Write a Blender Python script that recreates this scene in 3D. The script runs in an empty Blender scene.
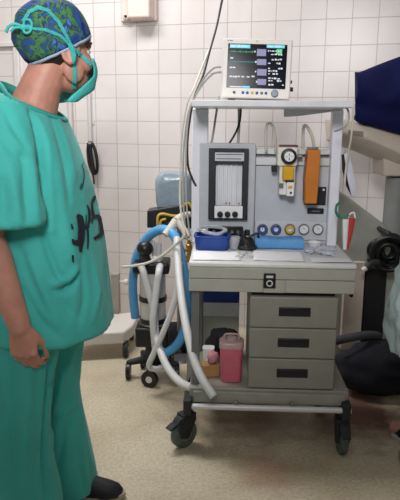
import bpy, bmesh, math, random
from mathutils import Vector, Matrix, noise
from mathutils.bvhtree import BVHTree
random.seed(7)
C = bpy.context.scene.collection
V = Vector
rad = math.radians

# ------------------------------------------------------------------ camera
FPX, PITCH, ROLL, CAMH = 600.0, rad(11.77), 0.008, 1.35
CR = Matrix.Rotation(math.pi/2 - PITCH, 3, 'X') @ Matrix.Rotation(ROLL, 3, 'Z')
CO = V((0, 0, CAMH))
cam = bpy.data.objects.new('camera', bpy.data.cameras.new('camera'))
cam.data.sensor_fit = 'HORIZONTAL'; cam.data.sensor_width = 36; cam.data.lens = 36*FPX/400
cam.data.clip_start = 0.02
cam.matrix_world = Matrix.Translation(CO) @ CR.to_4x4()
C.objects.link(cam); bpy.context.scene.camera = cam

def ray(px, py): return CR @ V(((px-200)/FPX, -(py-250)/FPX, -1))
def P(px, py, Y):                       # point on the world plane y = Y
    d = ray(px, py); return CO + d*(Y/d.y)
def G(px, py, z=0):                     # point on a horizontal plane
    d = ray(px, py); return CO + d*((z-CAMH)/d.z)
MO = V((.277, 2.33, 0)); MT = rad(2.5)  # the machine's own frame
MW = Matrix.Translation(MO) @ Matrix.Rotation(-MT, 4, 'Z'); MI = MW.inverted()
MY = V((math.sin(MT), math.cos(MT), 0))
def MP(px, py, yl):                     # machine coordinates on its plane y = yl
    d = ray(px, py); p = CO + d*((MO + MY*yl - CO).dot(MY)/d.dot(MY)); return MI @ p
def MX(px, py, yl): q = MP(px, py, yl); return q.x
def MZ(px, py, yl): q = MP(px, py, yl); return q.z
WO = V((-.33, 4.05, 0)); WT = rad(15)   # the room's frame: u along the tiled wall, v into it
WM = Matrix.Translation(WO) @ Matrix.Rotation(-WT, 4, 'Z'); WI = WM.inverted()
WN = V((math.sin(WT), math.cos(WT), 0))
def W(px, py, off=0.0):                 # room coordinates of a point on the wall (off metres in front of it)
    d = ray(px, py); p = CO + d*((WO - WN*off - CO).dot(WN)/d.dot(WN)); return WI @ p

# ------------------------------------------------------------------ materials
def lin(c):
    c = c/255; return c/12.92 if c <= .04045 else ((c+.055)/1.055)**2.4
def rgb(h):
    h = h.lstrip('#'); return tuple(lin(int(h[i:i+2], 16)) for i in (0, 2, 4)) + (1,)
def mat(name, hexc, rough=.5, metal=0, var=.08, scale=14, bump=0, bscale=60, trans=0, emit=0, alpha=1, spec=.5, sheen=0, stretch=None):
    m = bpy.data.materials.new(name); m.use_nodes = True
    nt = m.node_tree; N = nt.nodes; L = nt.links; b = N['Principled BSDF']
    b.inputs['Roughness'].default_value = rough; b.inputs['Metallic'].default_value = metal
    b.inputs['Specular IOR Level'].default_value = spec
    c = rgb(hexc)
    tc = N.new('ShaderNodeTexCoord')
    src = tc.outputs['Object']
    if stretch:
        mp = N.new('ShaderNodeMapping'); mp.inputs['Scale'].default_value = stretch; L.new(src, mp.inputs[0]); src = mp.outputs[0]
    no = N.new('ShaderNodeTexNoise'); no.inputs['Scale'].default_value = scale; no.inputs['Detail'].default_value = 4
    L.new(src, no.inputs['Vector'])
    r = N.new('ShaderNodeValToRGB')
    r.color_ramp.elements[0].position = .3; r.color_ramp.elements[1].position = .7
    r.color_ramp.elements[0].color = tuple(x*(1-var) for x in c[:3]) + (1,)
    r.color_ramp.elements[1].color = tuple(min(1, x*(1+var)) for x in c[:3]) + (1,)
    L.new(no.outputs['Fac'], r.inputs['Fac']); L.new(r.outputs['Color'], b.inputs['Base Color'])
    if bump:
        n2 = N.new('ShaderNodeTexNoise'); n2.inputs['Scale'].default_value = bscale; n2.inputs['Detail'].default_value = 3
        L.new(src, n2.inputs['Vector'])
        bp = N.new('ShaderNodeBump'); bp.inputs['Strength'].default_value = bump; bp.inputs['Distance'].default_value = .01
        L.new(n2.outputs['Fac'], bp.inputs['Height']); L.new(bp.outputs['Normal'], b.inputs['Normal'])
    if trans: b.inputs['Transmission Weight'].default_value = trans; b.inputs['IOR'].default_value = 1.3
    if alpha < 1: b.inputs['Alpha'].default_value = alpha
    if sheen: b.inputs['Sheen Weight'].default_value = sheen
    if emit:
        L.new(r.outputs['Color'], b.inputs['Emission Color']); b.inputs['Emission Strength'].default_value = emit
    return m

M = dict(
 white=mat('white_enamel', '#dcdce2', .35), cream=mat('cream_plastic', '#e6e1da', .4, var=.03),
 post=mat('pale_post_paint', '#e9e9f3', .35, var=.04), panel=mat('grey_panel_paint', '#bfc2c9', .42, var=.05),
 desk=mat('grey_beige_laminate', '#aba99f', .45, var=.05), desktop=mat('pale_worktop', '#dcdcdc', .35, var=.04),
 drawer=mat('grey_drawer_plastic', '#8a897f', .5, var=.06), slot=mat('black_recess', '#0e0e12', .6),
 base=mat('base_plate_paint', '#96948a', .45, var=.1), steel=mat('brushed_steel', '#d6d6d8', .4, .25, var=.08, stretch=(1, 40, 40)),
 dsteel=mat('dull_steel', '#86878a', .4, .7), black=mat('black_plastic', '#111114', .38, var=.15), rubber=mat('black_rubber', '#232729', .6, var=.2),
 tread=mat('grey_wheel_rubber', '#56605f', .55, var=.2), bezel=mat('dark_bezel', '#0e1017', .5, var=.1),
 tubeglass=mat('flow_tube_backing', '#dcdde4', .25, var=.05), glasstube=mat('flow_tube', '#e6e7ec', .15, var=.02),
 label=mat('silver_label', '#c6c9d2', .4, var=.05), ink=mat('dark_ink', '#1d2330', .7), greyink=mat('grey_print', '#6a6d76', .7),
 yellow=mat('yellow_plastic', '#d9a512', .4, var=.08), orange=mat('orange_enamel', '#c9782c', .4, var=.1),
 face=mat('gauge_face', '#e9e9ec', .4, var=.02), bface=mat('blue_gauge', '#2c4f9e', .4), yface=mat('yellow_gauge', '#d8b23c', .4),
 scrub=mat('teal_scrub_cotton', '#45bcb4', .85, var=.09, scale=7, bump=.35, bscale=22, sheen=.15),
 scrubedge=mat('teal_binding', '#38aaa2', .85, var=.1), mask=mat('teal_mask_cloth', '#4dc4c0', .8, var=.06, bump=.2, bscale=90),
 skin=mat('skin', '#c98f7c', .5, var=.1, scale=25, bump=.08, bscale=180), darkskin=mat('arm_skin', '#b07a66', .5, var=.12, scale=25),
 hair=mat('dark_hair', '#2b211c', .7, var=.3, scale=120, stretch=(1, 1, .1)), eye=mat('eye_white', '#e8e4e0', .2), iris=mat('dark_iris', '#2a1d14', .2),
 shoe=mat('black_shoe', '#1b1c24', .45, var=.15), sole=mat('beige_sole', '#b0a898', .6),
 bluehose=mat('sky_blue_hose', '#5ba6dd', .4, var=.06), whitehose=mat('milky_hose', '#dfdfdf', .35, var=.05, alpha=.9),
 bluetray=mat('cobalt_plastic', '#1d4190', .4, var=.15, bump=.2, bscale=25), bluewrap=mat('blue_wrap', '#5f9ed8', .7, var=.1, bump=.5, bscale=40),
 paper=mat('white_paper', '#eeeef0', .8, var=.02), foil=mat('crumpled_wrapper', '#cfd5e4', .3, .1, var=.3, scale=40, bump=.6, bscale=60),
 clear=mat('clear_plastic', '#cfd4d8', .1, var=.05, alpha=.45), jar=mat('cloudy_jar', '#cfcfcb', .2, var=.1, alpha=.75),
 bag=mat('blue_grey_film', '#93a5b2', .22, var=.16, scale=9, bump=.6, bscale=14, alpha=.85),
 amber=mat('yellow_tubing', '#c9a53a', .45, var=.15), brass=mat('brass', '#a88a48', .35, .6),
 pink=mat('pink_red_plastic', '#cf6478', .4, var=.1), pinklid=mat('clear_pink_lid', '#c9aaa8', .25, var=.1, alpha=.8), red=mat('red_plastic', '#c23a3a', .45, var=.1),
 green=mat('green_tube', '#177a55', .4), navy=mat('navy_cloth', '#0e1442', .9, var=.15, scale=6, bump=.3, bscale=12, spec=.2),
 darkcloth=mat('dark_navy_cloth', '#12131f', .9, var=.25, scale=6, bump=.4, bscale=14),
 beige=mat('beige_machine_paint', '#c8bcb0', .45, var=.04), beigegrey=mat('grey_green_paint', '#a2a49a', .5, var=.06), mat_=mat('dark_grey_mat', '#3a3b3f', .8), greycol=mat('grey_column', '#8d8f8e', .45, var=.06),
 vent=mat('vent_grey', '#8f827c', .6), boxpink=mat('beige_pink_box', '#e0cfc6', .45, var=.04), boxplate=mat('pale_pink_plate', '#d9c9c2', .5, var=.04),
 pipe=mat('pale_pipe', '#cfcbc8', .4, var=.05), cordg=mat('grey_cord', '#a9a8a4', .5, var=.05), cordw=mat('ivory_cord', '#d2cdbf', .5, var=.05), cordb=mat('black_cord', '#2a2a30', .5),
 gown=mat('pale_blue_gown', '#cbdfe4', .85, var=.08, scale=8, bump=.4, bscale=16), tan=mat('tan_cardboard', '#b98f5a', .7, var=.15), pinkcloth=mat('pink_tissue', '#c98f92', .8, var=.12, bump=.4, bscale=40),
 lilac=mat('lilac_paper', '#d5d2e4', .7, var=.04), trimw=mat('trim_white', '#d6d3d0', .5, var=.04), navypants=mat('dark_trousers', '#20222e', .85, var=.1),
 screen=mat('screen_black', '#10121c', .15, emit=.35, var=.02, spec=.08),
)
def glow(name, h, s): return mat(name, h, .4, var=.01, emit=s)
M.update(cyan=glow('screen_cyan', '#3fb0cc', .8), sgreen=glow('screen_green', '#3fae6a', .7), steal=glow('screen_teal', '#2e9c98', .7),
 swhite=glow('screen_white', '#b9bcc4', .55), spurple=glow('screen_violet', '#66668e', .5))

# head cap: blue, green and pale blotches
def cap_mat(name, cols):
    m = bpy.data.materials.new(name); m.use_nodes = True
    N = m.node_tree.nodes; L = m.node_tree.links; b = N['Principled BSDF']; b.inputs['Roughness'].default_value = .85
    tc = N.new('ShaderNodeTexCoord'); no = N.new('ShaderNodeTexNoise'); no.inputs['Scale'].default_value = 20; no.inputs['Detail'].default_value = 3; no.inputs['Distortion'].default_value = .8
    L.new(tc.outputs['Object'], no.inputs['Vector'])
    r = N.new('ShaderNodeValToRGB'); el = r.color_ramp.elements
    el[0].position = .3; el[0].color = rgb(cols[0]); el[1].position = .72; el[1].color = rgb(cols[-1])
    for i, c in enumerate(cols[1:-1]):
        e = el.new(.3 + .42*(i+1)/(len(cols)-1)); e.color = rgb(c)
    L.new(no.outputs['Fac'], r.inputs['Fac']); L.new(r.outputs['Color'], b.inputs['Base Color'])
    return m
M['cap'] = cap_mat('printed_cap_cloth', ['#0d1430', '#1d3f8c', '#2d5aa8', '#274f58', '#4f8a4c', '#182654', '#4484c4', '#182858'])

# tiled wall
def tile_mat(name, ox, oz):
    m = bpy.data.materials.new(name); m.use_nodes = True
    N = m.node_tree.nodes; L = m.node_tree.links; b = N['Principled BSDF']
    tc = N.new('ShaderNodeTexCoord'); sep = N.new('ShaderNodeSeparateXYZ'); L.new(tc.outputs['Object'], sep.inputs[0])
    def addn(o, v):
        a = N.new('ShaderNodeMath'); a.operation = 'ADD'; a.inputs[1].default_value = v; L.new(o, a.inputs[0]); return a.outputs[0]
    cmb = N.new('ShaderNodeCombineXYZ'); L.new(addn(sep.outputs['X'], ox), cmb.inputs['X']); L.new(addn(sep.outputs['Z'], oz), cmb.inputs['Y'])
    br = N.new('ShaderNodeTexBrick'); br.offset = 0; br.squash = 1
    br.inputs['Scale'].default_value = 1; br.inputs['Brick Width'].default_value = .15; br.inputs['Row Height'].default_value = .15
    br.inputs['Mortar Size'].default_value = .0022; br.inputs['Mortar Smooth'].default_value = .2; br.inputs['Bias'].default_value = 0
    br.inputs['Color1'].default_value = rgb('#e4dedd'); br.inputs['Color2'].default_value = rgb('#ded8d7'); br.inputs['Mortar'].default_value = rgb('#b3acaa')
    L.new(cmb.outputs[0], br.inputs['Vector'])
    no = N.new('ShaderNodeTexNoise'); no.inputs['Scale'].default_value = 2.2; no.inputs['Detail'].default_value = 5; L.new(tc.outputs['Object'], no.inputs['Vector'])
    rp = N.new('ShaderNodeValToRGB'); rp.color_ramp.elements[0].position = .35; rp.color_ramp.elements[0].color = (.86, .82, .80, 1); rp.color_ramp.elements[1].position = .6; rp.color_ramp.elements[1].color = (1, 1, 1, 1)
    L.new(no.outputs['Fac'], rp.inputs['Fac'])
    mx = N.new('ShaderNodeMix'); mx.data_type = 'RGBA'; mx.blend_type = 'MULTIPLY'; mx.inputs[0].default_value = .6
    L.new(br.outputs['Color'], mx.inputs[6]); L.new(rp.outputs['Color'], mx.inputs[7]); L.new(mx.outputs[2], b.inputs['Base Color'])
    bp = N.new('ShaderNodeBump'); bp.invert = True; bp.inputs['Strength'].default_value = .4; bp.inputs['Distance'].default_value = .004
    L.new(br.outputs['Fac'], bp.inputs['Height']); L.new(bp.outputs['Normal'], b.inputs['Normal'])
    b.inputs['Roughness'].default_value = .3
    return m

# terrazzo floor with pinkish stain marks and red-brown patches of painted-in shade
def floor_mat(stains_and_shade):
    m = bpy.data.materials.new('speckled_beige_floor'); m.use_nodes = True
    N = m.node_tree.nodes; L = m.node_tree.links; b = N['Principled BSDF']
    tc = N.new('ShaderNodeTexCoord'); ob = tc.outputs['Object']
    n1 = N.new('ShaderNodeTexNoise'); n1.inputs['Scale'].default_value = 75; n1.inputs['Detail'].default_value = 3; L.new(ob, n1.inputs['Vector'])
    r1 = N.new('ShaderNodeValToRGB'); e = r1.color_ramp.elements
    e[0].position = .30; e[0].color = rgb('#c3b69c'); e[1].position = .62; e[1].color = rgb('#dbd0b8')
    L.new(n1.outputs['Fac'], r1.inputs['Fac'])
    n2 = N.new('ShaderNodeTexNoise'); n2.inputs['Scale'].default_value = 3; n2.inputs['Detail'].default_value = 5; L.new(ob, n2.inputs['Vector'])
    r2 = N.new('ShaderNodeValToRGB'); r2.color_ramp.elements[0].position = .35; r2.color_ramp.elements[0].color = (.8, .76, .72, 1); r2.color_ramp.elements[1].position = .6; r2.color_ramp.elements[1].color = (1, 1, 1, 1)
    L.new(n2.outputs['Fac'], r2.inputs['Fac'])
    mx = N.new('ShaderNodeMix'); mx.data_type = 'RGBA'; mx.blend_type = 'MULTIPLY'; mx.inputs[0].default_value = .8
    L.new(r1.outputs['Color'], mx.inputs[6]); L.new(r2.outputs['Color'], mx.inputs[7]); col = mx.outputs[2]
    n3 = N.new('ShaderNodeTexNoise'); n3.inputs['Scale'].default_value = 9; n3.inputs['Detail'].default_value = 5; L.new(ob, n3.inputs['Vector'])
    for (x, y, rx, ry, h, s) in stains_and_shade:
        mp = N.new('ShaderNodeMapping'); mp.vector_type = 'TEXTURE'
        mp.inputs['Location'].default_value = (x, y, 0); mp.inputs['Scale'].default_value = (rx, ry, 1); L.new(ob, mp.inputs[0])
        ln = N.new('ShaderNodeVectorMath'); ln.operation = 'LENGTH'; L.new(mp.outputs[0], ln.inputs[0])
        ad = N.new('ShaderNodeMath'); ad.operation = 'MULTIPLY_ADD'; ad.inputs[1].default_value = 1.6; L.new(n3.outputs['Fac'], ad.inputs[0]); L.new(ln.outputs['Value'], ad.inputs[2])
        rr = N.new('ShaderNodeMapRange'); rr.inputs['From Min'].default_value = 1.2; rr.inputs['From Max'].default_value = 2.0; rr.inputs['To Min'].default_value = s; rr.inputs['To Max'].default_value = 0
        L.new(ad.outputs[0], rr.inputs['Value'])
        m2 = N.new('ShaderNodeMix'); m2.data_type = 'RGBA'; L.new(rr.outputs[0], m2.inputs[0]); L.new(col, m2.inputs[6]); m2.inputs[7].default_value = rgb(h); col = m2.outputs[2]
    L.new(col, b.inputs['Base Color']); b.inputs['Roughness'].default_value = .42
    return m

# ------------------------------------------------------------------ mesh builder
def spline(pts, n=8):
    pts = [V(p) for p in pts]
    if len(pts) < 3: return pts
    out = []
    for i in range(len(pts)-1):
        p0 = pts[max(i-1, 0)]; p1 = pts[i]; p2 = pts[i+1]; p3 = pts[min(i+2, len(pts)-1)]
        for k in range(n):
            t = k/n
            out.append(.5*((2*p1) + (p2-p0)*t + (2*p0-5*p1+4*p2-p3)*t*t + (3*p1-p0-3*p2+p3)*t**3))
    out.append(pts[-1]); return out
def resample(pts, step):
    out = [pts[0].copy()]; acc = 0
    for a, b in zip(pts, pts[1:]):
        l = (b-a).length
        if l == 0: continue
        while acc + l >= step:
            t = (step-acc)/l; a = a.lerp(b, t); out.append(a.copy()); l = (b-a).length; acc = 0
        acc += l
    return out

class B:
    def __init__(s): s.v = []; s.f = []
    def add(s, vs, fs):
        n = len(s.v); s.v += [V(x) for x in vs]; s.f += [tuple(i+n for i in f) for f in fs]; return s
    def box(s, c, d, rot=None, taper=1.0):
        x, y, z = d[0]/2, d[1]/2, d[2]/2
        vs = [V((a*x*(taper if e > 0 else 1), b*y*(taper if e > 0 else 1), e*z)) for e in (-1, 1) for a, b in ((-1, -1), (1, -1), (1, 1), (-1, 1))]
        if rot is not None: vs = [rot @ v for v in vs]
        c = V(c)
        return s.add([v+c for v in vs], [(3, 2, 1, 0), (4, 5, 6, 7), (0, 1, 5, 4), (1, 2, 6, 5), (2, 3, 7, 6), (3, 0, 4, 7)])
    def bx(s, x0, x1, y0, y1, z0, z1): return s.box(((x0+x1)/2, (y0+y1)/2, (z0+z1)/2), (abs(x1-x0), abs(y1-y0), abs(z1-z0)))
    def loft(s, rings, cap=True, closed=False):
        n = len(rings[0]); vs = [p for r in rings for p in r]; fs = []
        m = len(rings)
        for i in range(m if closed else m-1):
            a = i*n; b = ((i+1) % m)*n
            for j in range(n):
                k = (j+1) % n; fs.append((a+j, a+k, b+k, b+j))
        if cap and not closed: fs.append(tuple(reversed(range(n)))); fs.append(tuple(range((m-1)*n, m*n)))
        return s.add(vs, fs)
    def tube(s, pts, r, n=10, cap=True, closed=False):
        pts = [V(p) for p in pts]; m = len(pts); rings = []; up = None
        for i, p in enumerate(pts):
            if closed: t = pts[(i+1) % m] - pts[i-1]
            else: t = pts[min(i+1, m-1)] - pts[max(i-1, 0)]
            t.normalize()
            if up is None:
                up = V((0, 0, 1)) if abs(t.z) < .9 else V((1, 0, 0))
            a = up - t*up.dot(t)
            if a.length < 1e-5: a = t.orthogonal()
            a.normalize(); b = t.cross(a); up = a
            ri = r[i] if isinstance(r, (list, tuple)) else r
            rings.append([p + (a*math.cos(q) + b*math.sin(q))*ri for q in (2*math.pi*j/n for j in range(n))])
        return s.loft(rings, cap, closed)
    def hose(s, pts, r, pitch=.009, amp=.0016, n=10, sm=10):
        q = resample(spline(pts, sm), pitch/2)
        return s.tube(q, [r + (amp if i % 2 else -amp) for i in range(len(q))], n)
    def cyl(s, p0, p1, r0, r1=None, n=20):
        return s.tube([p0, p1], [r0, r0 if r1 is None else r1], n)
    def capsule(s, p0, p1, r0, r1, n=12):
        p0 = V(p0); p1 = V(p1); d = (p1-p0).normalized(); pts = []; rs = []
        for k in range(5):
            a = math.pi/2*(1-k/4) ; pts.append(p0 - d*r0*math.sin(a)); rs.append(max(r0*math.cos(a), 1e-4))
        for k in range(5):
            a = math.pi/2*k/4; pts.append(p1 + d*r1*math.sin(a)); rs.append(max(r1*math.cos(a), 1e-4))
        return s.tube(pts, rs, n)
    def ell(s, c, r, nu=20, nv=12, rot=None, fn=None):
        vs = []; fs = []; c = V(c)
        for i in range(1, nv):
            th = math.pi*i/nv
            for j in range(nu):
                ph = 2*math.pi*j/nu
                u = V((math.sin(th)*math.cos(ph), math.sin(th)*math.sin(ph), math.cos(th)))
                k = fn(u) if fn else 1
                vs.append(V((u.x*r[0], u.y*r[1], u.z*r[2]))*k)
        vs.append(V((0, 0, r[2]))*(fn(V((0, 0, 1))) if fn else 1)); vs.append(V((0, 0, -r[2]))*(fn(V((0, 0, -1))) if fn else 1))
        t = len(vs)-2
        for i in range(nv-2):
            for j in range(nu):
                k = (j+1) % nu; fs.append((i*nu+j, (i+1)*nu+j, (i+1)*nu+k, i*nu+k))
        for j in range(nu):
            k = (j+1) % nu; fs.append((t, j, k)); fs.append((t+1, (nv-2)*nu+k, (nv-2)*nu+j))
        if rot is not None: vs = [rot @ v for v in vs]
        return s.add([v+c for v in vs], fs)
    def torus(s, c, ax, R, r, n=28, m=10, R2=None):
        ax = V(ax).normalized(); a = ax.orthogonal().normalized()
        if abs(ax.z) < .9: a = (V((0, 0, 1)) - ax*ax.z).normalized()
        b = ax.cross(a); c = V(c)
        return s.tube([c + a*(R2 or R)*math.cos(q) + b*R*math.sin(q) for q in (2*math.pi*i/n for i in range(n))], r, m, closed=True)
    def prism(s, poly, ext):
        ext = V(ext); n = len(poly); vs = [V(p) for p in poly] + [V(p)+ext for p in poly]
        return s.add(vs, [tuple(range(n)), tuple(reversed(range(n, 2*n)))] + [(i, (i+1) % n, n+(i+1) % n, n+i) for i in range(n)])
    def lathe(s, c, ax, prof, n=24):
        c = V(c); ax = V(ax).normalized(); a = ax.orthogonal().normalized(); b = ax.cross(a)
        return s.loft([[c + ax*h + (a*math.cos(q) + b*math.sin(q))*max(r, 1e-4) for q in (2*math.pi*j/n for j in range(n))] for h, r in prof])
    def xf(s, m): s.v = [m @ v for v in s.v]; return s
    def mesh(s, name):
        me = bpy.data.meshes.new(name); me.from_pydata([tuple(v) for v in s.v], [], s.f)
        bm = bmesh.new(); bm.from_mesh(me); bmesh.ops.recalc_face_normals(bm, faces=bm.faces); bm.to_mesh(me); bm.free()
        return me
    def build(s, name, m, parent=None, bevel=0, smooth=40, sub=0, solid=0, bseg=2):
        """links the shapes as one mesh object; top-level meshes get their origin at the base"""
        if parent is None:
            xs = [v.x for v in s.v]; ys = [v.y for v in s.v]; zs = [v.z for v in s.v]
            org = V(((min(xs)+max(xs))/2, (min(ys)+max(ys))/2, min(zs)))
        else: org = V(OFF.get(parent.name, (0, 0, 0)))
        s.v = [v-org for v in s.v]
        return link(name, s.mesh(name), m, parent, org, bevel, smooth, sub, solid, bseg)
OFF = {}
def link(name, me, m, parent=None, org=None, bevel=0, smooth=40, sub=0, solid=0, bseg=2):
    o = bpy.data.objects.new(name, me); C.objects.link(o)
    if m is not None: me.materials.append(M[m] if isinstance(m, str) else m)
    if parent is None: o.location = org
    else: o.parent = parent
    if parent is not None and parent.name in OFF: OFF[o.name] = OFF[parent.name]
    elif parent is None: OFF[o.name] = tuple(org)
    for p in me.polygons: p.use_smooth = smooth > 0
    if smooth and smooth < 180: me.set_sharp_from_angle(angle=rad(smooth))
    if bevel:
        md = o.modifiers.new('bevel', 'BEVEL'); md.width = bevel; md.segments = bseg; md.limit_method = 'ANGLE'; md.angle_limit = rad(40)
    if solid:
        md = o.modifiers.new('solid', 'SOLIDIFY'); md.thickness = solid; md.offset = 0
    if sub:
        md = o.modifiers.new('sub', 'SUBSURF'); md.levels = sub; md.render_levels = sub
    return o
def tag(o, label, cat, group=None, kind=None):
    o['label'] = label; o['category'] = cat
    if group: o['group'] = group
    if kind: o['kind'] = kind
    return o
def thing(name, label, cat, loc=(0, 0, 0), rotz=0, group=None, local=False):
    o = bpy.data.objects.new(name, None); C.objects.link(o); o.location = loc; o.rotation_euler = (0, 0, rotz); o.empty_display_size = .1
    OFF[o.name] = (0, 0, 0) if local else tuple(loc)
    return tag(o, label, cat, group)
def struct(o): o['kind'] = 'structure'; return o
def evald(b, name, mods):
    me = b.mesh(name) if isinstance(b, B) else b
    o = bpy.data.objects.new('tmp', me); C.objects.link(o)
    for typ, kw in mods:
        md = o.modifiers.new(typ, typ)
        for k, x in kw.items(): setattr(md, k, x)
    dg = bpy.context.evaluated_depsgraph_get(); dg.update()
    r = bpy.data.meshes.new_from_object(o.evaluated_get(dg)); r.name = name
    bpy.data.objects.remove(o); return r
def fuse(b, name, vox, it=3, fac=.5):
    return evald(b, name, [('REMESH', dict(mode='VOXEL', voxel_size=vox)), ('SMOOTH', dict(factor=fac, iterations=it))])
def bvh_of(*mos):
    vs = []; fs = []
    for me, off in mos:
        n = len(vs); vs += [v.co + V(off) for v in me.vertices]; fs += [tuple(i+n for i in p.vertices) for p in me.polygons]
    return BVHTree.FromPolygons(vs, fs)
def stick(bv, px, py, off):
    d = ray(px, py).normalized(); h = bv.ray_cast(CO, d)
    if h[0] is None: return None
    n = h[1] if h[1].dot(d) < 0 else -h[1]
    return h[0] + n*off, n
def strokes_on(bv, lines, off=.0035, step=1.0, wide=1.0):
    """flat strokes laid on a surface; a stroke is a list of (px, py, half-width)"""
    b = B()
    for ln in lines:
        pts = []
        for (x0, y0, w0), (x1, y1, w1) in zip(ln, ln[1:]):
            k = max(1, int(math.hypot(x1-x0, y1-y0)/step))
            pts += [(x0+(x1-x0)*i/k, y0+(y1-y0)*i/k, w0+(w1-w0)*i/k) for i in range(k)]
        pts.append(ln[-1]); prev = None
        for i, (x, y, w) in enumerate(pts):
            a = pts[max(i-1, 0)]; c = pts[min(i+1, len(pts)-1)]; dx, dy = c[0]-a[0], c[1]-a[1]; l = math.hypot(dx, dy) or 1
            nx, ny = -dy/l*w*wide, dx/l*w*wide; row = []
            for t in (-1, -.6, -.2, .2, .6, 1):
                h = stick(bv, x+nx*t, y+ny*t, off); row.append(h[0] if h else None)
            if prev:
                for j in range(5):
                    q = [prev[j], prev[j+1], row[j+1], row[j]]
                    if all(z is not None for z in q) and (q[0]-q[2]).length < .05: b.add(q, [(0, 1, 2, 3)])
            prev = row
    return b

# ------------------------------------------------------------------ room shell
def room_box(name, m, u0, u1, v0, v1, z0, z1):
    o = B().bx(u0, u1, v0, v1, z0, z1).build(name, m, None, smooth=0)
    me = o.data; loc = V(o.location)
    for v in me.vertices: v.co = v.co + loc          # keep room coordinates
    o.location = WO; o.rotation_euler = (0, 0, -WT); return struct(o)
t0 = W(159, 98)
OXT = (-(t0.x)) % .15; OZT = (-(t0.z)) % .15
tiles = tile_mat('white_wall_tiles', OXT + 15, OZT + 15)
U0, U1, V0 = -2.5, 2.8, -4.9
room_box('wall_back', tiles, U0-.1, U1+.1, 0, .1, 0, 2.9)
sides = mat('pale_side_wall_paint', '#cfc9c4', .6, var=.03)
room_box('wall_left', sides, U0-.1, U0, V0, 0, 0, 2.9); room_box('wall_right', sides, U1, U1+.1, V0, 0, 0, 2.9)
room_box('ceiling', mat('white_ceiling_paint', '#e4e1de', .8, var=.02), U0-.1, U1+.1, V0, .1, 2.9, 3.0)
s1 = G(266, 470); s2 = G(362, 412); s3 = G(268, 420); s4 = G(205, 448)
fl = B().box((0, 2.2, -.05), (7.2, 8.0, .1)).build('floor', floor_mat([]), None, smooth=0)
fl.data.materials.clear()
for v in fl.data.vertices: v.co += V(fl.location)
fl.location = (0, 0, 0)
fl.data.materials.append(floor_mat([(s1.x, s1.y, .13, .16, '#a06656', .5), (s2.x, s2.y, .22, .33, '#5e3b33', .9), (s3.x, s3.y, .42, .2, '#7a5546', .6), (s4.x, s4.y, .13, .08, '#a07a66', .35)]))  # dark red-brown patches paint shade at right and under machine; paler ones are marks
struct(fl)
# rail and upright frame on the wall, far left
a = W(-14, 43); b_ = W(26, 44.5)
o = B().bx(a.x, b_.x, -.03, 0, b_.z-.014, b_.z+.014).xf(WM).build('trim_1', 'trimw', None, bevel=.004); struct(o)
a = W(17, 46); b_ = W(17, 330)
o = B().bx(a.x-.02, a.x+.02, -.025, 0, 0.0, b_.z*0 + W(17, 46).z-.01).xf(WM).build('trim_2', 'trimw', None, bevel=.004); struct(o)

# ------------------------------------------------------------------ people
HEADROT = 35
def superring(cx, cy, z, a, b, n=48, ex=2.4, rot=0, dz=None):
    out = []
    for j in range(n):
        q = 2*math.pi*j/n; c, s = math.cos(q), math.sin(q)
        x = a*math.copysign(abs(c)**(2/ex), c); y = b*math.copysign(abs(s)**(2/ex), s)
        out.append(V((cx + x*math.cos(rot)-y*math.sin(rot), cy + x*math.sin(rot)+y*math.cos(rot), z + (dz(q) if dz else 0))))
    return out
def hand(b, Wp, d, t, n, curl=(28, 62, 88), thumb=True):
    """five fingers; d runs to the fingertips, t to the thumb side, n out of the back of the hand"""
    d = V(d).normalized(); t = V(t).normalized(); n = V(n).normalized(); Wp = V(Wp)
    rings = []
    for s, w, th in ((-.03, .029, .024), (0, .031, .022), (.03, .039, .0185), (.06, .044, .0165), (.088, .042, .014), (.097, .036, .010)):
        rings.append([Wp + d*s + t*(w*math.cos(q)) + n*(th*math.sin(q)) for q in (2*math.pi*k/16 for k in range(16))])
    b.loft(rings)
    for off, ls, r, st in ((.032, (.044, .026, .021), .0098, .086), (.011, (.049, .030, .022), .0102, .091), (-.011, (.045, .028, .022), .0098, .088), (-.031, (.035, .021, .019), .0086, .08)):
        p = Wp + d*st + t*off + n*.003; ang = 0
        b.ell(p + n*.005, (.010, .010, .010), 10, 8)
        for i, l in enumerate(ls):
            ang = rad(curl[i] + (abs(off)*120)); dr = (d*math.cos(ang) - n*math.sin(ang) + t*off*.9).normalized()
            q = p + dr*l; b.capsule(p, q, r*(1-.08*i), r*(.93-.09*i), 10); p = q
    p = Wp + d*.022 + t*.030 - n*.006
    for (a, c, e), l, r in (((.80, .42, -.35), .042, .0135), ((.95, .12, -.30), .032, .0115), ((.98, -.08, -.25), .025, .010)):
        q = p + (d*a + t*c + n*e).normalized()*l; b.capsule(p, q, r, r*.9, 10); p = q


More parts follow.
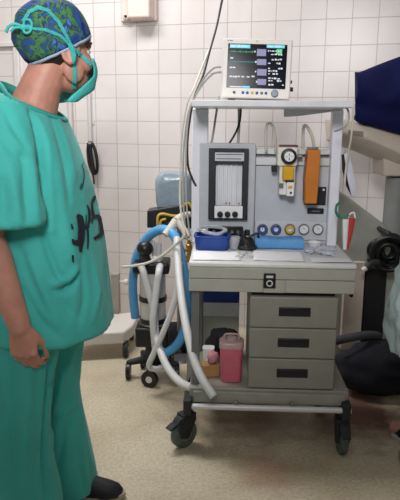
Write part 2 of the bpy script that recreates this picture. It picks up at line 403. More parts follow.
HC = V((-.436, 1.917, 1.56)); HM = Matrix.Translation(HC) @ Matrix.Rotation(rad(HEADROT), 4, 'Z') @ Matrix.Rotation(rad(-2), 4, 'Y')
def head_shapes(b, HM):
    def e(c, r, rot=None):
        t = B().ell(c, r, 24, 16, rot); t.xf(HM); b.add(t.v, t.f)
    e((-.012, 0, .040), (.098, .077, .093)); e((.030, 0, -.015), (.066, .061, .092)); e((.034, 0, -.075), (.055, .052, .042)); e((.066, 0, -.100), (.024, .024, .020))
    e((.083, 0, .022), (.017, .048, .013)); e((.090, 0, .045), (.008, .04, .03)); e((.098, 0, -.024), (.016, .016, .013)); e((.094, 0, -.006), (.010, .010, .026), Matrix.Rotation(rad(-24), 3, 'Y'))
    for s in (-1, 1):
        e((.060, s*.038, -.032), (.030, .026, .028)); e((.020, s*.058, -.05), (.035, .014, .04))
        e((.012, s*.066, .01), (.03, .012, .03))
    e((.088, 0, -.058), (.012, .022, .006)); e((.086, 0, -.067), (.011, .019, .006))
    for s in (-1, 1):
        R = Matrix.Rotation(rad(s*22), 3, 'Z') @ Matrix.Rotation(rad(-12), 3, 'Y')
        t = B().torus((0, 0, 0), (0, 1, 0), .0165, .0058, 24, 8, .027); t.v = [R @ v for v in t.v]
        t.ell((.002, s*-.004, -.004), (.016, .005, .026), 16, 10, R); t.ell((.004, 0, -.026), (.010, .006, .010), 12, 8)
        t.xf(HM @ Matrix.Translation((-.006, s*.084, -.006))); b.add(t.v, t.f)

def cap_loft(HMx, c=(-.016, 0, .052), r=(.116, .093, .110), front=.058, back=-.052, nphi=56, rows=16, puff=.006, top=True, seed=0):
    c = V(c); rings = []
    def pt(ph, el):
        return V((c.x + r[0]*math.cos(el)*math.cos(ph), c.y + r[1]*math.cos(el)*math.sin(ph), c.z + r[2]*math.sin(el)))
    def plane(p): return p.z - (back + (front-back)*(p.x+.13)/.23)
    for i in range(rows+1):
        ring = []
        for j in range(nphi):
            ph = 2*math.pi*j/nphi; lo, hi = -math.pi/2, math.pi/2
            for _ in range(24):
                mid = (lo+hi)/2
                if plane(pt(ph, mid)) > 0: hi = mid
                else: lo = mid
            e0 = (lo+hi)/2; el = math.pi/2*.985 + (e0-math.pi/2*.985)*(i/rows)
            p = pt(ph, el); w = math.sin(math.pi*min(1, i/rows*1.0))
            nz = noise.noise(V((p.x*22+seed, p.y*22, p.z*22)))
            p = c + (p-c)*(1 + puff/.1*nz*w*1.6 + .012*math.sin(ph*13+nz*3)*(i/rows)**2)
            ring.append(HMx @ p)
        rings.append(ring)
    return rings

def folds(me, amp, fn_mask=None, sc=(9, 9, 3.2), seed=0.0, ridges=()):
    me.calc_loop_triangles() if hasattr(me, 'calc_loop_triangles') else None
    nor = [v.normal.copy() for v in me.vertices]
    for v, n in zip(me.vertices, nor):
        p = v.co; k = fn_mask(p) if fn_mask else 1
        q = V((p.x*sc[0]+seed, p.y*sc[1], p.z*sc[2]))
        h = 1-abs(noise.noise(q))*2.2
        h2 = noise.noise(V((q.x*2.3, q.y*2.3, q.z*2.0)))
        d = amp*k*(h*.7 + h2*.5)
        for (pts, w, s) in ridges:
            best = 9; tb = 0; m = len(pts)-1
            for i in range(m):
                a = pts[i]; ab = pts[i+1]-a; t = max(0, min(1, (p-a).dot(ab)/ab.length_squared)); ds = (p-(a+ab*t)).length
                if ds < best: best = ds; tb = (i+t)/m
            if best < w*3: d += s*math.exp(-(best/w)**2)*math.sin(math.pi*(.15+.7*tb))
        v.co = p + n*d

def capsules(b, pts, rs, n=20):
    for i in range(len(pts)-1): b.capsule(pts[i], pts[i+1], rs[i], rs[i+1], n)

def make_body(HMx, X):
    """one continuous skin surface: head, neck, trunk, arms and hands, legs; X maps to the world"""
    b = B(); head_shapes(b, HMx)
    capsules(b, [(-.455, 1.908, 1.535), (-.495, 1.9, 1.45), (-.53, 1.9, 1.36)], [.058, .064, .08])
    b.loft([superring(x, 1.9, z, a, bb) for z, x, a, bb in ((.82, -.52, .14, .165), (.95, -.505, .15, .17), (1.12, -.525, .145, .17), (1.26, -.545, .13, .17), (1.35, -.548, .10, .14), (1.39, -.54, .078, .095), (1.42, -.53, .06, .065))])
    for sy in (-1, 1):
        yy = 1.9 + sy*.165
        capsules(b, [(-.55, yy, 1.33), (-.60 if sy < 0 else -.56, 1.9+sy*.225, 1.06)], [.062, .048])
        if sy < 0: el = V((-.612, 1.672, 1.06)); wr = V((-.518, 1.648, .778)); hd = (.10, .05, -1); tt = (1, -.12, .1)
        else: el = V((-.56, 2.125, 1.06)); wr = V((-.52, 2.135, .80)); hd = (.1, -.05, -1); tt = (1, .1, .1)
        mid = el.lerp(wr, .3)
        capsules(b, [el, mid, wr], [.046, .050, .033])
        hand(b, wr, hd, tt, (-.1 if sy < 0 else -.1, sy*1.0, 0))
        capsules(b, [(-.53, 1.9+sy*.09, .82), (-.555, 1.9+sy*.105, .46), (-.55, 1.9+sy*.11, .06)], [.09, .058, .042])
        b.capsule((-.55, 1.9+sy*.11, .045), (-.38, 1.9+sy*.11, .04), .035, .03)
    b.xf(X)
    return fuse(b, 'person', .0048, 4)

def vest(name, rings, sleeves, vox, X):
    b = B(); b.loft(rings)
    for pts, rs in sleeves: capsules(b, pts, rs, 28)
    b.xf(X)
    return fuse(b, name, vox, 4)
def cut_mesh(me, keep):
    bm = bmesh.new(); bm.from_mesh(me)
    dead = [f for f in bm.faces if not keep(f.calc_center_median())]
    bmesh.ops.delete(bm, geom=dead, context='FACES'); bm.to_mesh(me); bm.free()

I4 = Matrix.Identity(4)
pb = V((-.52, 1.9, 0))
surgeon = thing('person', 'person in teal scrubs, patterned blue green cap and teal mask, looking right', 'person', pb)
bme = make_body(HM, I4)
for v in bme.vertices: v.co -= pb
body = link('body', bme, 'skin', surgeon, smooth=180)
# shirt
SR = [(.70, -.495, .205, .235), (.78, -.497, .198, .23), (.87, -.50, .19, .225), (.975, -.505, .183, .22), (1.07, -.515, .178, .217), (1.156, -.525, .172, .212), (1.22, -.535, .163, .208), (1.28, -.545, .15, .205), (1.33, -.552, .135, .192), (1.37, -.553, .12, .165), (1.41, -.55, .105, .13), (1.445, -.53, .086, .09), (1.49, -.525, .088, .085)]
sh = B().loft([superring(x, 1.9, z, a, bb, 56, 2.3, rad(-6)) for z, x, a, bb in SR])
capsules(sh, [(-.56, 1.76, 1.345), (-.555, 1.715, 1.24)], [.088, .094], 28)
sh.loft([superring(x, y, z, a, bb, 32, 2.1) for z, x, y, a, bb in ((1.075, -.535, 1.655, .10, .078), (1.12, -.532, 1.672, .096, .078), (1.22, -.548, 1.69, .092, .08), (1.30, -.56, 1.72, .08, .075), (1.36, -.562, 1.755, .06, .06))])
capsules(sh, [(-.565, 2.045, 1.345), (-.553, 2.11, 1.24), (-.55, 2.125, 1.08)], [.075, .088, .088], 28)
sme = fuse(sh, 'shirt', .0075, 3)
neckcut = lambda p: p.z < 1.452 - .50*(p.x+.60)
def smask(p):
    k = 1.0
    if p.z > 1.33: k *= max(.15, 1-(p.z-1.33)*7)
    return k
def creases(me, lines):
    """creases in the cloth: (photo points, width, depth), laid on the surface"""
    bv = bvh_of((me, (0, 0, 0))); out = []
    for pix, w, d in lines:
        pts = [stick(bv, x, y, 0) for x, y in pix]; pts = [p[0] for p in pts if p]
        if len(pts) > 1: out.append((pts, w, d))
    return out
rid = creases(sme, [
 ([(31, 112), (36, 135), (40, 165), (43, 195), (45, 224)], .011, -.030), ([(36, 120), (44, 150), (49, 190), (52, 230)], .016, .012),
 ([(42, 232), (50, 255), (58, 274), (68, 289)], .012, -.018), ([(54, 291), (64, 290), (72, 285), (79, 274)], .008, -.022), ([(56, 284), (66, 281), (76, 270)], .010, .014),
 ([(30, 262), (42, 292), (58, 322)], .016, .014), ([(20, 250), (34, 285), (48, 312)], .013, -.014), ([(24, 290), (40, 320), (60, 338)], .012, -.010),
 ([(50, 118), (58, 145), (65, 175), (68, 200)], .012, -.009), ([(57, 118), (66, 145), (73, 180)], .014, .007), ([(44, 128), (54, 165), (62, 215), (70, 255)], .02, .010),
 ([(60, 300), (75, 318)], .012, -.010), ([(92, 255), (97, 290), (92, 320)], .014, .009), ([(82, 258), (84, 300), (78, 325)], .012, -.009), ([(105, 258), (108, 300)], .010, -.006),
 ([(4, 108), (14, 130), (24, 146)], .010, -.010), ([(0, 135), (12, 152), (24, 160)], .010, -.008), ([(10, 165), (16, 195), (18, 222)], .012, .010), ([(22, 155), (25, 190), (27, 222)], .009, -.012), ([(30, 150), (34, 190), (37, 222)], .012, .010), ([(2, 180), (6, 222)], .010, -.010)])
folds(sme, .0105, smask, (6.5, 6.5, 2.3), 3.1, rid)
sme2 = evald(sme, 'shirt', [('SMOOTH', dict(factor=.5, iterations=1))])
cut_mesh(sme2, neckcut)
# neckline curve from the open edge
bm = bmesh.new(); bm.from_mesh(sme2)
edge = [v.co.copy() for v in bm.verts if v.is_boundary]; bm.free()
nc = V((-.52, 1.9, 0)); bins = {}
for p in edge: bins.setdefault(int((math.atan2(p.y-nc.y, p.x-nc.x)+math.pi)/(2*math.pi)*40) % 40, []).append(p)
neck = [sum(bins[k], V((0, 0, 0)))/len(bins[k]) for k in sorted(bins)]
for _ in range(3): neck = [(neck[i-1] + neck[i]*2 + neck[(i+1) % len(neck)])/4 for i in range(len(neck))]
for v in sme2.vertices: v.co -= pb
shirt = link('shirt', sme2, 'scrub', surgeon, smooth=180)
shirt['label'] = 'loose teal scrub shirt with black hand-painted letters'
cb = B()
cen = sum(neck, V((0, 0, 0)))/len(neck)
lo = [p + (p-cen).normalized()*.004 - V((0, 0, .006)) for p in neck]
hi = [p + (cen-p).normalized()*.004 + V((0, 0, .004 + 0.016*max(0, min(1, (-.53-p.x)/.06)))) for p in neck]
mi = [a.lerp(c, .5) + (a-cen).normalized()*.003 for a, c in zip(lo, hi)]
cb.loft([lo, mi, hi], cap=False).build('collar', 'scrubedge', surgeon, smooth=180, solid=.004)
bvs = bvh_of((sme2, pb))
ltr = [[(70.5, 224, .5), (71.5, 229, .9)], [(76, 215, 1.2), (79, 218, 2.6), (80.5, 228, 2.8), (80, 240, 2.6), (79.5, 252, 1.0)], [(71.5, 239, .6), (73.5, 243, 1.8), (80, 241.5, 2.2)], [(72, 255, .8), (72.5, 262, .6)],
       [(86.3, 205, .6), (88, 211, .9), (88.3, 219, .9), (86.6, 227, .8), (87, 240, .8), (86.6, 249, .4)], [(88, 226, .8), (84.8, 229.5, .6)], [(85.2, 215, .4), (84.6, 229, .5)],
       [(94.3, 196, .6), (92.5, 199.5, 1.3), (90.8, 203, .8), (91.2, 210, 1.0), (92.5, 217.5, 1.4), (96.5, 216, 1.3), (98.5, 217.5, 1.4), (100, 226, 1.5), (101, 233.5, 1.6), (97.5, 236.5, 1.4), (93, 239, 1.2)], [(91.5, 218, .7), (90.6, 223.5, .5)]]
strokes_on(bvs, ltr, .004, .7, 1.28).build('painted_letters', 'ink', shirt, smooth=180)
scr = [[(82.5, 163, .3), (80.8, 166, .35), (82.4, 169, .35), (83, 176, .35), (81.5, 186, .35), (80, 189.5, .35), (79, 187, .35), (80.3, 184, .35), (82, 184.5, .3)]]
strokes_on(bvs, scr, .004, .7, 1.3).build('pen_mark', 'ink', shirt, smooth=180)
# trousers
tr = B()
tr.loft([superring(x, 1.9, z, a, bb, 40, 2.3) for z, x, a, bb in ((.70, -.52, .145, .205), (.80, -.52, .15, .20), (.95, -.52, .15, .19))])
def leg(b, rows): b.loft([superring(x, y, z, a, bb, 36, 2.15) for z, x, y, a, bb in rows])
leg(tr, [(.90, -.53, 1.99, .12, .105), (.76, -.525, 1.995, .128, .11), (.64, -.525, 2.0, .122, .108), (.52, -.528, 2.0, .107, .10), (.43, -.532, 2.0, .100, .098), (.36, -.525, 2.0, .102, .10), (.25, -.510, 2.0, .106, .104), (.14, -.498, 2.0, .110, .106), (.035, -.49, 2.0, .114, .108)])
leg(tr, [(.90, -.545, 1.81, .12, .105), (.76, -.555, 1.80, .125, .11), (.64, -.565, 1.795, .12, .108), (.52, -.575, 1.79, .11, .102), (.43, -.582, 1.785, .104, .10), (.36, -.585, 1.78, .105, .10), (.25, -.585, 1.78, .112, .105), (.14, -.58, 1.78, .12, .108), (.035, -.575, 1.78, .126, .11)])
tme = fuse(tr, 'trousers', .0075, 2, .4)
folds(tme, .010, None, (7, 7, 2.2), 9.7, creases(tme, [
 ([(50, 352), (48, 380), (45, 420), (44, 460), (46, 500)], .010, -.024), ([(66, 350), (56, 372), (48, 392)], .010, -.014), ([(72, 352), (62, 378), (54, 410), (52, 450)], .014, .012),
 ([(76, 402), (66, 410), (56, 425)], .010, .010), ([(74, 412), (64, 430), (58, 470)], .012, -.010), ([(30, 372), (26, 420), (28, 470)], .014, .012), ([(16, 372), (14, 430), (18, 490)], .012, -.012), ([(36, 372), (37, 430), (36, 490)], .012, -.008), ([(80, 440), (84, 470), (88, 490)], .012, .010)]))
for v in tme.vertices: v.co -= pb
trousers = link('trousers', tme, 'scrub', surgeon, smooth=180)
def shoe(parent, heel, toe, m1='shoe', m2='sole'):
    heel = V(heel); toe = V(toe); d = (toe-heel); L = d.length; d.normalize(); s = V((-d.y, d.x, 0)); up = V((0, 0, 1))
    b = B(); rings = []
    for t, w, h in ((0, .022, .05), (.04, .034, .075), (.2, .040, .085), (.45, .040, .088), (.62, .046, .072), (.8, .048, .056), (.93, .038, .044), (1.0, .012, .03)):
        c = heel + d*L*t; rings.append([c + s*w*math.cos(q) + up*(.02 + max(0, math.sin(q))*(h-.012) + min(0, math.sin(q))*.004) for q in (2*math.pi*k/20 for k in range(20))])
    b.loft(rings); so = B(); rr = []
    for z, g in ((.0, 1.0), (.012, 1.06), (.024, 1.05)):
        ring = []
        for k in range(32):
            q = 2*math.pi*k/32; x = math.cos(q); y = math.sin(q)
            ring.append(heel + d*(L/2 + x*(L/2+.004)*g) + s*(y*.045*g*(1+.12*x)) + up*z)
        rr.append(ring)
    so.loft(rr)
    o = b.build('shoe', m1, parent, smooth=60); so.build('sole', m2, o, smooth=50); return o
shoe(surgeon, (-.53, 1.99, 0), (-.278, 1.985, 0)); shoe(surgeon, (-.62, 1.76, 0), (-.385, 1.74, 0))
# eyes, hair
def on_head(b, HMx): return b.xf(HMx)
for s in (-1, 1):
    e = on_head(B().ell((.077, s*.032, .004), (.0105, .0105, .0105)), HM).build('eye', 'eye', surgeon, smooth=180)
    on_head(B().ell((.0848, s*.034, .004), (.0035, .0062, .0062)), HM).build('iris', 'iris', e, smooth=180)
    on_head(B().tube(spline([(.094, s*.014, .026), (.095, s*.030, .031), (.082, s*.048, .026), (.07, s*.056, .018)]), .0042, 8), HM).build('eyebrow', 'hair', surgeon, smooth=180)
hr = cap_loft(HM, (-.014, 0, .036), (.1005, .0795, .095), .018, -.088, 56, 16, .001)
# only the back of the head: front columns are pulled inside the skull
hb = B()
rows = hr[8:]; n = len(rows[0])
cols = [j for j in range(n) if 2*math.pi*j/n > rad(82) and 2*math.pi*j/n < rad(278)]
vs = [r[j] for r in rows for j in cols]; k = len(cols)
hb.add(vs, [(i*k+j, i*k+j+1, (i+1)*k+j+1, (i+1)*k+j) for i in range(len(rows)-1) for j in range(k-1)])
hb.build('hair', 'hair', surgeon, smooth=180, solid=.003)
cr = cap_loft(HM)
capo = B().loft(cr, cap=False); capo.add(cr[0], [tuple(range(len(cr[0])))])
capm = capo.build('head_cap', 'cap', surgeon, smooth=180, solid=.003)
capm['label'] = 'blue and green patterned surgical cap'
band = cap_loft(HM, (-.016, 0, .052), (.1175, .0945, .1115), .055, -.055, 56, 16, .0)
band2 = cap_loft(HM, (-.016, 0, .052), (.1165, .0935, .1105), .050, -.058, 56, 16, .0)
B().loft([[p.lerp(q, .6) for p, q in zip(band[15], band[16])], band[16], band2[16]], cap=False).build('cap_band', mat('pale_blue_band', '#a9c0dc', .8), capm, smooth=180, solid=.002)
# mask: cupped panel over nose and chin
mk = []
for i in range(13):
    t = i/12; z = -.026 - .108*t; half = rad(40 + 64*max(0, (t-.40)/.60)**.9); row = []
    prof = .110 + .010*math.sin(min(1, t*1.6)*math.pi) - .04*max(0, t-.72)/.28
    for j in range(17):
        q = -half + 2*half*j/16
        row.append(HM @ V((.0 + prof*math.cos(q)*(1 if t < .8 else 1-.35*(t-.8)/.2), .074*math.sin(q)*(1-.12*t), z + .014*math.cos(q)*(1-t) - .012*abs(math.sin(q))*t)))
    mk.append(row)
mb = B(); mb.add([p for r in mk for p in r], [(i*17+j, i*17+j+1, (i+1)*17+j+1, (i+1)*17+j) for i in range(12) for j in range(16)])
masko = mb.build('face_mask', 'mask', surgeon, smooth=180, solid=.003)
masko['label'] = 'teal cloth mask tied over the cap'
hb_v = bvh_of((body.data, pb), (capm.data, pb), (masko.data, pb))
def strap(pix, w=2.2): return strokes_on(hb_v, [[(x, y, w) for x, y in pix]], .004)
for pix, w in (([(36, 8), (48, 11), (58, 22), (66, 36), (71, 47), (80, 55), (90, 65)], 1.6), ([(72, 47), (74, 60), (74.5, 75), (74, 88)], 1.8), ([(72, 47), (60, 36), (45, 30), (28, 28)], 1.4), ([(24, 22), (30, 13), (40, 8)], 1.5)):
    strap(pix, w).build('mask_strap', 'mask', masko, smooth=180, solid=.0025)
kn = stick(hb_v, 25, 28, .006)[0]
kb = B(); kb.ell(kn, (.011, .009, .009)); kb.torus(kn + V((.013, 0, .009)), (.3, 1, .2), .013, .004, 20, 8); kb.torus(kn + V((.012, -.004, -.006)), (.2, 1, -.4), .011, .004, 20, 8)
kb.tube(spline([kn, kn+V((-.02, -.006, .008)), kn+V((-.04, -.004, .002)), kn+V((-.05, 0, -.014))]), .0045, 8); kb.tube(spline([kn, kn+V((-.024, -.004, -.002)), kn+V((-.036, 0, -.012))]), .004, 8)
kb.build('strap_knot', 'mask', masko, smooth=180)

# person cut by the right edge of the picture
pb2 = V((1.0, 2.32, 0)); X2 = Matrix.Translation(pb2) @ Matrix.Rotation(rad(172), 4, 'Z') @ Matrix.Translation(-pb)
HM2 = Matrix.Translation(HC) @ Matrix.Rotation(rad(5), 4, 'Z')
nurse = thing('person', 'person in a pale blue gown and dark trousers, mostly outside the right edge', 'person', pb2)
b2 = make_body(HM2, X2)
for v in b2.vertices: v.co -= pb2
body2 = link('body', b2, 'skin', nurse, smooth=180)
GR = [(.455, -.475, .17, .25), (.52, -.475, .178, .25), (.60, -.472, .182, .25), (.68, -.478, .172, .25), (.80, -.49, .158, .245), (.95, -.505, .155, .235), (1.10, -.525, .155, .22), (1.22, -.54, .15, .21), (1.30, -.548, .145, .195), (1.37, -.553, .12, .16), (1.42, -.545, .10, .12)]
gs = B().loft([superring(x, 1.9, z, a, bb, 56, 2.2) for z, x, a, bb in GR])
for sy in (-1, 1): capsules(gs, [(-.56, 1.9+sy*.15, 1.34), (-.55, 1.9+sy*.215, 1.22), (-.55, 1.9+sy*.235, 1.0), (-.535, 1.9+sy*.24, .86)], [.075, .085, .075, .06], 28)
gs.xf(X2); gme = fuse(gs, 'gown', .009, 3); folds(gme, .018, None, (9, 9, 8), 1.3)
cut_mesh(gme, lambda p: not (p.z > 1.40 and (p-V((pb2.x+.02, pb2.y, p.z))).length < .085))
for v in gme.vertices: v.co -= pb2
link('gown', gme, 'gown', nurse, smooth=180)
t2 = B()
for y in (1.80, 2.0): leg(t2, [(.90, -.53, y, .11, .10), (.6, -.54, y, .10, .095), (.4, -.545, y, .085, .085), (.2, -.55, y, .085, .085), (.06, -.55, y, .085, .085)])
t2.xf(X2); t2m = fuse(t2, 'trousers', .01, 2)
for v in t2m.vertices: v.co -= pb2
link('trousers', t2m, 'navypants', nurse, smooth=180)
tp = G(396, 447); M['cwhite'] = mat('white_shoe_toe', '#c9ccd0', .5)
shoe(nurse, tuple(X2 @ V((-.61, 1.8, 0))), tuple(X2 @ V((-.37, 1.8, 0))), 'shoe', 'cwhite'); shoe(nurse, tuple(X2 @ V((-.64, 2.0, 0))), tuple(X2 @ V((-.38, 2.0, 0))), 'shoe', 'cwhite')
hb2 = cap_loft(HM2); hcap = B().loft(hb2, cap=False); hcap.add(hb2[0], [tuple(range(len(hb2[0])))]); hcap.xf(X2); hcap.build('head_cap', 'gown', nurse, smooth=180, solid=.003)

# ------------------------------------------------------------------ anaesthesia machine (its own coordinates)
mach = thing('anesthesia_machine', 'grey and white anesthesia machine on casters with drawers, gauges and an overhead shelf', 'medical machine', MO, -MT, local=True)
DZ = .815
def mb_(name, m, par=mach, bevel=.003, smooth=40, **k):
    def go(b): return b.build(name, m, par, bevel=bevel, smooth=smooth, **k)
    return go
# shelf on top
zs = MZ(192, 100, .12)
shelf = mb_('top_shelf', 'white', bevel=.004)(B().bx(-.322, .322, .10, .46, zs-.026, zs))
# posts and back panel
lp = B(); lp.bx(-.335, -.262, .385, .445, DZ, zs-.026); mb_('left_post', 'post', bevel=.006)(lp)
rp = B(); rp.bx(.283, .328, .36, .43, DZ, zs-.026); mb_('right_post', 'post', bevel=.006)(rp)
fz1 = MZ(210, 143, .38)
fb = mb_('flowmeter_block', 'panel', bevel=.006)(B().bx(-.30, MX(255, 190, .38), .38, .46, DZ, fz1))
pz1 = MZ(300, 166, .41)
bp_ = mb_('back_panel', 'panel', bevel=.004)(B().bx(MX(255, 190, .41), .29, .41, .46, DZ, pz1))
for y0, y1, d in ((149, 154.5, .40), (157.5, 165.5, .40)):
    mb_('mounting_rail', 'steel', bevel=.003)(B().bx(MX(256, 155, d), .285, d, d+.05, MZ(290, y1, d), MZ(290, y0, d)))
mb_('rail_backing', 'dsteel')(B().bx(MX(256, 155, .43), .285, .43, .455, pz1, MZ(290, 149, .43)))
# flowmeter bezel
def mq(px0, py0, px1, py1, d): return MX(px0, (py0+py1)/2, d), MX(px1, (py0+py1)/2, d), MZ((px0+px1)/2, py1, d), MZ((px0+px1)/2, py0, d)
x0, x1, z0, z1 = mq(208.5, 148.5, 248, 219.5, .35)
bz = B()
wx0, wx1, wz0, wz1 = mq(215.5, 164, 242, 206, .35); lx0, lx1, lz0, lz1 = mq(215, 152.5, 244, 161, .35)
bz.bx(x0, wx0, .345, .38, z0, z1).bx(wx1, x1, .345, .38, z0, z1).bx(wx0, wx1, .345, .38, wz1, z1).bx(wx0, wx1, .345, .38, z0, wz0)
bezel = mb_('flowmeter_bezel', 'bezel', bevel=.002)(bz)
mb_('tube_backing', 'tubeglass', bezel, 0)(B().bx(wx0, wx1, .372, .379, wz0, wz1))
for px in (218.5, 222.5, 226.5, 231, 236):
    x = MX(px, 185, .362); mb_('flow_tube', 'glasstube', bezel, 0)(B().cyl((x, .368, wz0), (x, .368, wz1), .0045, n=12))
for px in (226, 229.5, 239): 
    x = MX(px, 203, .356); mb_('float', 'red', bezel, 0)(B().ell((x, .357, wz0+.012), (.003, .003, .004), 10, 8))
lab = mb_('name_plate', 'label', bezel, .001)(B().bx(lx0, lx1, .341, .346, lz0, lz1))
mb_('plate_line', 'greyink', lab, 0)(B().bx(lx0+.006, lx1-.006, .3400, .3412, lz1-.010, lz1-.006).bx(lx0+.006, lx1-.012, .3400, .3412, lz0+.008, lz0+.012))
kx0, kx1, kz0, kz1 = mq(214.5, 206, 242.5, 219, .34)
mb_('knob_panel', 'face', bezel, .001)(B().bx(kx0, kx1, .338, .346, kz0+.004, kz1))
for px in (220, 227.5, 235): 
    x = MX(px, 214.5, .33); z = MZ(px, 214.5, .33)
    k = B().lathe((x, .338, z), (0, -1, 0), ((0, .0135), (.012, .0130), (.016, .0115), (.0165, 0)), 20); mb_('flow_knob', 'black', bezel, 0)(k)
# connectors below the bezel
cz = MZ(225, 231, .37)
mb_('outlet_bar', 'black', bevel=.003)(B().bx(MX(208, 231, .36), MX(243, 231, .36), .35, .38, cz-.022, cz+.022))
for px in (214, 222, 232, 238):
    x = MX(px, 231, .34); mb_('outlet', 'dsteel', bevel=.001)(B().cyl((x, .352, cz), (x, .335, cz), .009, .007, 14))
# gauge strip and gauges
gx0, gx1, gz0, gz1 = mq(255, 221, 328, 240, .40)
mb_('gauge_strip', mat('gauge_strip_paint', '#cbcdd2', .42, var=.04))(B().bx(gx0, gx1, .398, .412, gz0, gz1))
for i, (px, m) in enumerate(((262.5, 'bface'), (276, 'bface'), (290, 'yface'), (304, 'face'), (318, 'face'))):
    c = MP(px, 229.5, .385); x, z = c.x, c.z
    g = mb_('pressure_gauge', 'dsteel', bevel=0)(B().lathe((x, .399, z), (0, -1, 0), ((0, .0245), (.014, .0245), (.017, .023), (.018, .021), (.0135, .020), (.013, 0)), 28))
    mb_('gauge_dial', m, g, 0)(B().cyl((x, .3865, z), (x, .385, z), .0195, n=24))
    mb_('gauge_center', 'face', g, 0)(B().cyl((x, .3848, z), (x, .3838, z), .010 if m != 'face' else .012, n=18))
    mb_('needle', 'ink' if m != 'face' else 'orange', g, 0)(B().box((x, .3832, z+.005), (.0022, .001, .017), Matrix.Rotation(rad(20+30*i), 3, 'Y')))
px_ = mq(305, 187, 326, 205, .40)
mb_('socket_plate', 'slot', bevel=.002)(B().bx(px_[0], px_[1], .40, .412, px_[2], px_[3]))
mb_('socket_screw', 'face', bevel=0)(B().cyl((px_[1]-.012, .401, px_[3]-.012), (px_[1]-.012, .398, px_[3]-.012), .005, n=12))
ov = mq(307.5, 208.5, 324, 214, .40); cx = (ov[0]+ov[1])/2; czz = (ov[2]+ov[3])/2
mb_('badge', 'slot', bevel=.004, bseg=3)(B().bx(ov[0], ov[1], .402, .412, ov[2], ov[3]))
mb_('badge_print', 'greyink', bevel=0)(B().bx(cx-.018, cx+.018, .4012, .4025, czz-.003, czz+.003))
# worktop
mb_('worktop', 'desktop', bevel=.008, bseg=3)(B().bx(-.322, .345, -.006, .46, DZ-.022, DZ))
mb_('worktop_edge', 'desk', bevel=.004)(B().bx(-.322, .345, 0, .455, .745, DZ-.022))
ap = B(); ap.bx(-.322, -.022, .004, .45, .690, .743); ap.bx(-.022, .066, .001, .45, .690, .743); ap.bx(.066, .345, .004, .45, .690, .743)
mb_('apron', 'desk', bevel=.003)(ap)
c = MP(269.5, 280.5, 0)
lk = mb_('lock_plate', 'black', bevel=.002)(B().bx(c.x-.024, c.x+.024, -.008, .002, c.z-.030, c.z+.030))
mb_('lock_rim', 'steel', lk, .001)(B().torus((c.x, -.009, c.z-.010), (0, 1, 0), .011, .003, 20, 8)); mb_('lock_label', 'label', lk, .001)(B().bx(c.x-.014, c.x+.014, -.0095, -.007, c.z+.012, c.z+.022))
# leg, drawer unit, base
mb_('front_leg', 'dsteel', bevel=.004)(B().bx(-.312, -.278, .03, .065, .27, .69))
mb_('rear_leg', 'dsteel', bevel=.004)(B().bx(-.312, -.278, .41, .445, .27, .69)); mb_('rear_leg', 'dsteel', bevel=.004)(B().bx(.30, .335, .41, .445, .27, .69))
dx0, dx1 = -.073, .281
mb_('drawer_cabinet', 'drawer', bevel=.004)(B().bx(dx0+.004, dx1-.004, .02, .44, .274, .672))
mb_('cabinet_gap', 'slot', bevel=0)(B().bx(dx0+.01, dx1-.01, .03, .43, .672, .69))
for za, zb in ((.544, .674), (.413, .541), (.279, .410)):
    d = mb_('drawer', 'drawer', bevel=.006, bseg=3)(B().bx(dx0, dx1, -.002, .03, za, zb))
    cz_ = (za+zb)/2+.004
    h = B(); h.bx(.108-.064, .108+.064, -.0045, .004, cz_-.019, cz_+.019); hh = mb_('handle', 'slot', d, .002)(h)
    mb_('grip', 'black', hh, .002)(B().bx(.108-.062, .108+.062, -.010, -.004, cz_+.010, cz_+.019))
mb_('base_plate', 'base', bevel=.006)(B().bx(-.318, .345, .0, .455, .205, .274))
mb_('base_lip', 'base', bevel=.004)(B().bx(-.30, .33, -.012, 0.0, .212, .262))
rl = B().cyl((-.335, -.03, .203), (.352, -.03, .203), .0125, n=18); rail = mb_('bumper_rail', 'steel', bevel=0)(rl)
for px in (236, 292): x = MX(px, 401, -.02); mb_('rail_stud', 'dsteel', rail, .001)(B().cyl((x, -.03, .203), (x, .0, .225), .008, n=12).ell((x, -.026, .222), (.010, .008, .010), 12, 8))
for sx in (-.322, .332): mb_('bumper_block', 'rubber', bevel=.005)(B().bx(sx-.018, sx+.018, -.045, .03, .165, .235))
def caster(x, y, ang, pedal=True):
    Rm = Matrix.Translation((x, y, 0)) @ Matrix.Rotation(ang, 4, 'Z')          # rolls along local +x
    r = .062; off = -.02
    ck = B(); ck.cyl((0, 0, .145), (0, 0, .20), .016, n=16)
    fk = B()
    for s in (-1, 1): fk.prism([(off-.03, s*.021, .055), (off+.01, s*.021, .045), (.028, s*.021, .125), (.025, s*.021, .15), (-.035, s*.021, .15), (off-.045, s*.021, .10)], (0, s*.005, 0))
    fk.box((-.005, 0, .148), (.066, .05, .014)); 
    if pedal: fk.prism([(off-.055, -.02, .108), (off-.035, -.02, .138), (-.02, -.02, .150), (-.02, -.02, .135)], (0, .04, 0)); fk.box((off-.066, 0, .112), (.035, .036, .008), Matrix.Rotation(rad(-28), 3, 'Y'))
    for k in (ck, fk): k.xf(Rm)
    fo = B(); fo.add(ck.v, ck.f); fo.add(fk.v, fk.f); co = fo.build('caster', 'rubber', mach, bevel=.002)
    w = B().lathe((off, -.017, r), (0, 1, 0), ((0, .040), (.001, .056), (.006, .0615), (.017, r), (.028, .0615), (.033, .056), (.034, .040)), 32).xf(Rm); wo = w.build('wheel', 'tread', co, smooth=50)
    hb_ = B().cyl((off, -.0185, r), (off, .0185, r), .030, n=24).cyl((off, -.024, r), (off, .024, r), .009, n=12).xf(Rm); hb_.build('hub', 'dsteel', wo)
caster(-.325, .015, rad(40)); caster(.325, .015, rad(93)); caster(-.29, .42, rad(30), False); caster(.30, .42, rad(70), False)
